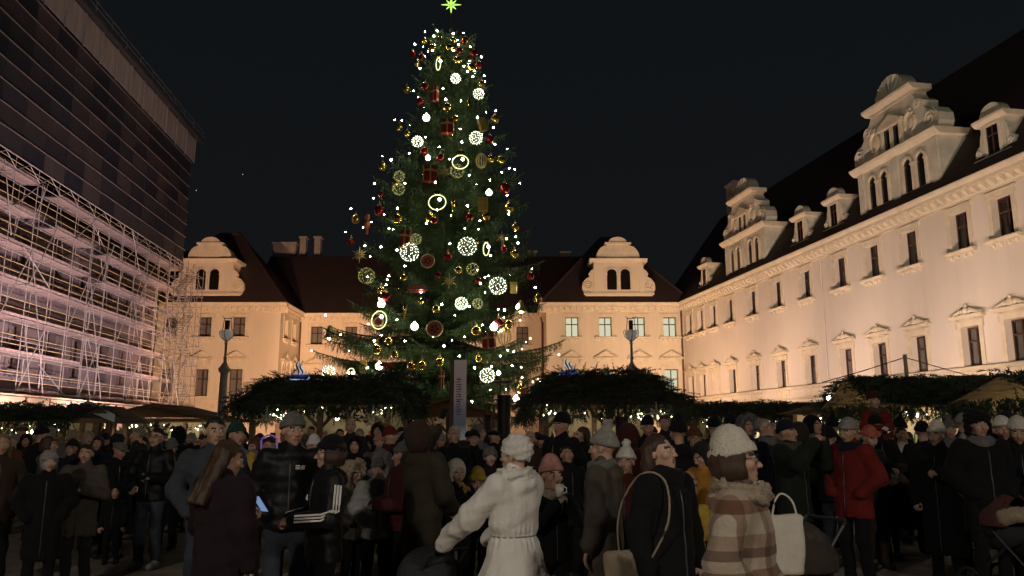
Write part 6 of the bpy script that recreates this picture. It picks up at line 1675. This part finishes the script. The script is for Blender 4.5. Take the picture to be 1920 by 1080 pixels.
def white_coat_trim():
    root, J, sc = PEOPLE['white']; wm = fab('lgrey')
    me = [c for c in root.children if c.name.startswith('coat')][0].data
    co = np.empty(len(me.vertices)*3, np.float32); me.vertices.foreach_get('co', co); co = co.reshape(-1,3)
    def ring(z, off, r, nm):
        q = co[(np.abs(co[:,2]-z) < 0.02) & (np.abs(co[:,0]) < 0.33) & (co[:,1] > -0.26)]; pts = []
        for t in np.linspace(-math.pi, math.pi, 37)[:-1]:
            a = np.arctan2(q[:,1], q[:,0]); m_ = np.abs((a-t+math.pi) % (2*math.pi)-math.pi) < 0.12
            if m_.any(): d = np.hypot(q[m_,0], q[m_,1]).min()+off; pts.append((d*math.cos(t), d*math.sin(t), z))
        b = MB(); b.path(pts, r, 5, closed=True); obj(nm, b.mesh(nm, True), wm, root)
    ring(1.06, 0.004, 0.006, 'waist_cord'); ring(0.77, 0.002, 0.004, 'hem_seam')
    for s in (1,-1):
        d = J['wr',s]-J['el',s]; d = d/np.linalg.norm(d); c = J['wr',s]-d*0.03; u = np.cross(d,[0,0,1]); u /= np.linalg.norm(u); w = np.cross(d,u)
        b = MB(); b.path([c+0.062*(u*math.cos(t)+w*math.sin(t)) for t in np.linspace(0,2*math.pi,15)[:-1]], 0.007, 5, closed=True); obj('cuff', b.mesh('cuff',True), wm, root)
white_coat_trim()
def headphones():
    root, J, sc = PEOPLE['led']; p = world_pt(root, J['neck']+np.array([0,0.0,0.15])); o = empty('headphones', p, root.rotation_euler.z)
    b = MB(); b.path([(0.11*math.cos(t),0.01,0.11*math.sin(t)+0.02) for t in np.linspace(0.1,math.pi-0.1,14)], 0.012, 6); obj('band', b, emat('violet_led',(0.55,0.30,1.0),0.22), o)
    for s in (-1,1):
        c = MB(); c.path([(s*0.10,0.045*math.cos(t),0.045*math.sin(t)) for t in np.linspace(0,2*math.pi,13)[:-1]], 0.010, 5, closed=True); obj('ear_ring', c, emat('violet_led',(0.55,0.30,1.0),0.22), o)
    tag(o, 'violet glowing light-up headphones', 'headphones')
headphones()

# bags
def bag(name, root, pts_strap, body_c, size, m_, label, rz=0.0):
    o = empty(name, body_c, rz)
    w, d, h = size
    V, F_ = surf(lambda P: np.sqrt(np.maximum(np.abs(P[0])-w/2+0.03-0.03*P[2]/h,0)**2+np.maximum(np.abs(P[1])-d/2+0.03+0.02*P[2]/h,0)**2+np.maximum(np.abs(P[2])-h/2+0.03,0)**2)-0.03-0.006*wob(P,22,0.4), (-w/2-0.06,-d/2-0.06,-h/2-0.06), (w/2+0.06,d/2+0.06,h/2+0.06), 0.018)
    obj('bag_body', npmesh('bag_body', V, F_), m_, o)
    cp = [Vector(p)-Vector(body_c) for p in pts_strap]; sp_ = []
    for i in range(len(cp)-1):
        a_, b_, c_, d_ = cp[max(0,i-1)], cp[i], cp[i+1], cp[min(len(cp)-1,i+2)]
        for t in np.linspace(0,1,6)[:-1]: sp_.append(0.5*((2*b_)+(c_-a_)*t+(2*a_-5*b_+4*c_-d_)*t*t+(3*b_-3*c_+d_-a_)*t**3))
    s = MB(); s.path(sp_+[cp[-1]], 0.0075, 6)
    so = obj('strap', s.mesh('strap', True), m_, o); so.rotation_euler = (0,0,-rz)
    tag(o, label, 'bag')
r0, J0, s0 = PEOPLE['strap']
def arc(root, pts): return [tuple(world_pt(root, p)) for p in pts]
bag('shoulder_bag', r0, arc(r0, [(-0.27,0.20,0.98),(-0.26,0.22,1.15),(-0.22,0.20,1.32),(-0.17,0.11,1.47),(-0.13,0.0,1.50),(-0.14,-0.12,1.42),(-0.2,-0.17,1.2),(-0.26,-0.08,0.98)]), tuple(world_pt(r0,(-0.30,0.08,0.84))), (0.34,0.14,0.34), fab('beige'), 'pale quilted shoulder bag with a long light strap', r0.rotation_euler.z)
r1, J1, s1 = PEOPLE['plaid']
bag('tote_bag', r1, arc(r1, [(-0.33,0.15,0.93),(-0.30,0.17,1.08),(-0.31,0.05,1.16),(-0.33,-0.06,1.08),(-0.36,-0.05,0.93)]), tuple(world_pt(r1,(-0.37,0.06,0.76))), (0.34,0.10,0.42), fab('lblue'), 'light blue cloth tote bag slung under the plaid coat arm', r1.rotation_euler.z)
pb = at(1474, 1020, 5.6)
bag('tote_bag', None, [(pb.x-0.09,pb.y,pb.z+0.15),(pb.x-0.06,pb.y,pb.z+0.28),(pb.x,pb.y+0.03,pb.z+0.33),(pb.x+0.06,pb.y,pb.z+0.28),(pb.x+0.09,pb.y,pb.z+0.15)], tuple(pb), (0.24,0.10,0.40), fab('cream'), 'cream cotton tote bag hanging from the dark stroller handle', 0.1)
r2, J2, s2 = PEOPLE['stripebag']
bag('shoulder_bag', r2, arc(r2, [(-0.24,-0.12,1.0),(-0.10,-0.2,1.25),(0.10,-0.10,1.50),(0.12,0.06,1.50),(-0.1,0.2,1.25),(-0.26,0.1,1.0)]), tuple(world_pt(r2,(-0.28,-0.02,0.92))), (0.22,0.10,0.30), mat('striped_weave',(0.16,0.13,0.10),rough=0.9,var=0.8,vscale=9,stretch=(0.3,0.3,6)), 'striped woven shoulder bag on the long dark coat', r2.rotation_euler.z)
r3, J3, s3 = PEOPLE['taupe']
# strollers
M_strol = mat('stroller_cloth', (0.028,0.028,0.032), rough=0.85, var=0.2, bump=0.3, bscale=30)
M_tyre = mat('tyre', (0.012,0.012,0.012), rough=0.85, var=0.1)
M_alu = mat('stroller_frame', (0.05,0.05,0.055), rough=0.5, metal=0.5, var=0)
def stroller(X, Y, rz, label, hood_m, sc=1.0, blanket=None):
    o = empty('stroller', (X,Y,0), rz); o.scale = (sc,sc,sc)
    f = MB()
    for s in (-1,1):
        f.path([(s*0.24,-0.42,0.12),(s*0.24,0.02,0.58),(s*0.22,0.42,1.02)],0.014,6); f.path([(s*0.24,0.36,0.14),(s*0.24,-0.02,0.50),(s*0.22,-0.30,0.62)],0.014,6)
    f.path([(-0.22,0.42,1.02),(-0.2,0.46,1.05),(0.2,0.46,1.05),(0.22,0.42,1.02)],0.016,6); f.tube((-0.24,0.36,0.14),(0.24,0.36,0.14),0.012,6); obj('frame', f, M_alu, o)
    V,F_ = surf(lambda P: smax(cap(P,(0,-0.34,0.60),(0,0.20,0.66),0.20,0.22)-0.004*wob(P,30,0.4), P[2]-0.70, 0.03), (-0.3,-0.62,0.34),(0.3,0.5,0.8),0.022); obj('seat', npmesh('seat',V,F_), M_strol, o)
    V,F_ = surf(lambda P: np.maximum(np.maximum(np.abs(cap(P,(0,0.12,0.74),(0,0.13,0.74),0.30,0.30))-0.012, 0.70-P[2]), -(P[1]+0.06))-0.004*np.abs(np.sin(np.arctan2(P[2]-0.74,P[1]-0.12)*7)), (-0.36,-0.26,0.62),(0.36,0.5,1.1),0.02); obj('canopy', npmesh('canopy',V,F_), hood_m, o)
    for s in (-1,1):
        for y, r_ in ((-0.42,0.10),(0.36,0.14)):
            w = MB(); w.path([(s*0.27,y+(r_-0.02)*math.cos(t),r_+(r_-0.02)*math.sin(t)) for t in np.linspace(0,2*math.pi,17)[:-1]],0.02,6,closed=True); wo = obj('wheel', w.mesh('wheel',True), M_tyre, o)
            h = MB(); h.lathe([(0.001,-0.02),(0.025,-0.02),(0.025,0.02),(0.001,0.02)],8)
            for t in range(3): h.box(-(r_-0.03),(r_-0.03),-0.006,0.006,-0.004,0.004) if t == 0 else h.box(-0.006,0.006,-(r_-0.03),(r_-0.03),-0.003,0.003)
            obj('hub', h, M_alu, wo, (s*0.27,y,r_), (0,math.pi/2,0))
    if blanket:
        V,F_ = surf(lambda P: smin(cap(P,(-0.22,-0.05,0.80),(0.02,-0.16,0.83),0.085,0.075),cap(P,(0.02,-0.16,0.83),(0.26,-0.10,0.74),0.075,0.06),0.03)-0.008*wob(P,60,0.3), (-0.4,-0.36,0.6),(0.42,0.15,1.0),0.02); obj('blanket', npmesh('blanket',V,F_), fab(blanket,'knit'), o)
    tag(o, label, 'stroller')
wr, wJ, ws = PEOPLE['white']; hp_ = world_pt(wr, (0.0,-1.06,0))
stroller(hp_.x, hp_.y, wr.rotation_euler.z, 'dark stroller pushed by the person in the white coat', M_strol, 0.8)
stroller(at(1690,1000,11.2).x, 11.0, R(160), 'empty dark plum stroller standing between the red jacket and long black coat', mat('plum_canopy',(0.05,0.018,0.022),rough=0.85,var=0.2))
stroller(at(1868,960,9.0).x, 8.7, R(28), 'dark red-lined stroller with a sheepskin blanket on top', mat('maroon_canopy',(0.07,0.020,0.018),rough=0.85,var=0.2), 1.05, blanket='beige')
stroller(at(1456,940,6.2).x, 6.2, R(-70), 'dark stroller with high hood behind the plaid coat', mat('brown_canopy',(0.06,0.045,0.035),rough=0.85,var=0.2), 1.0)
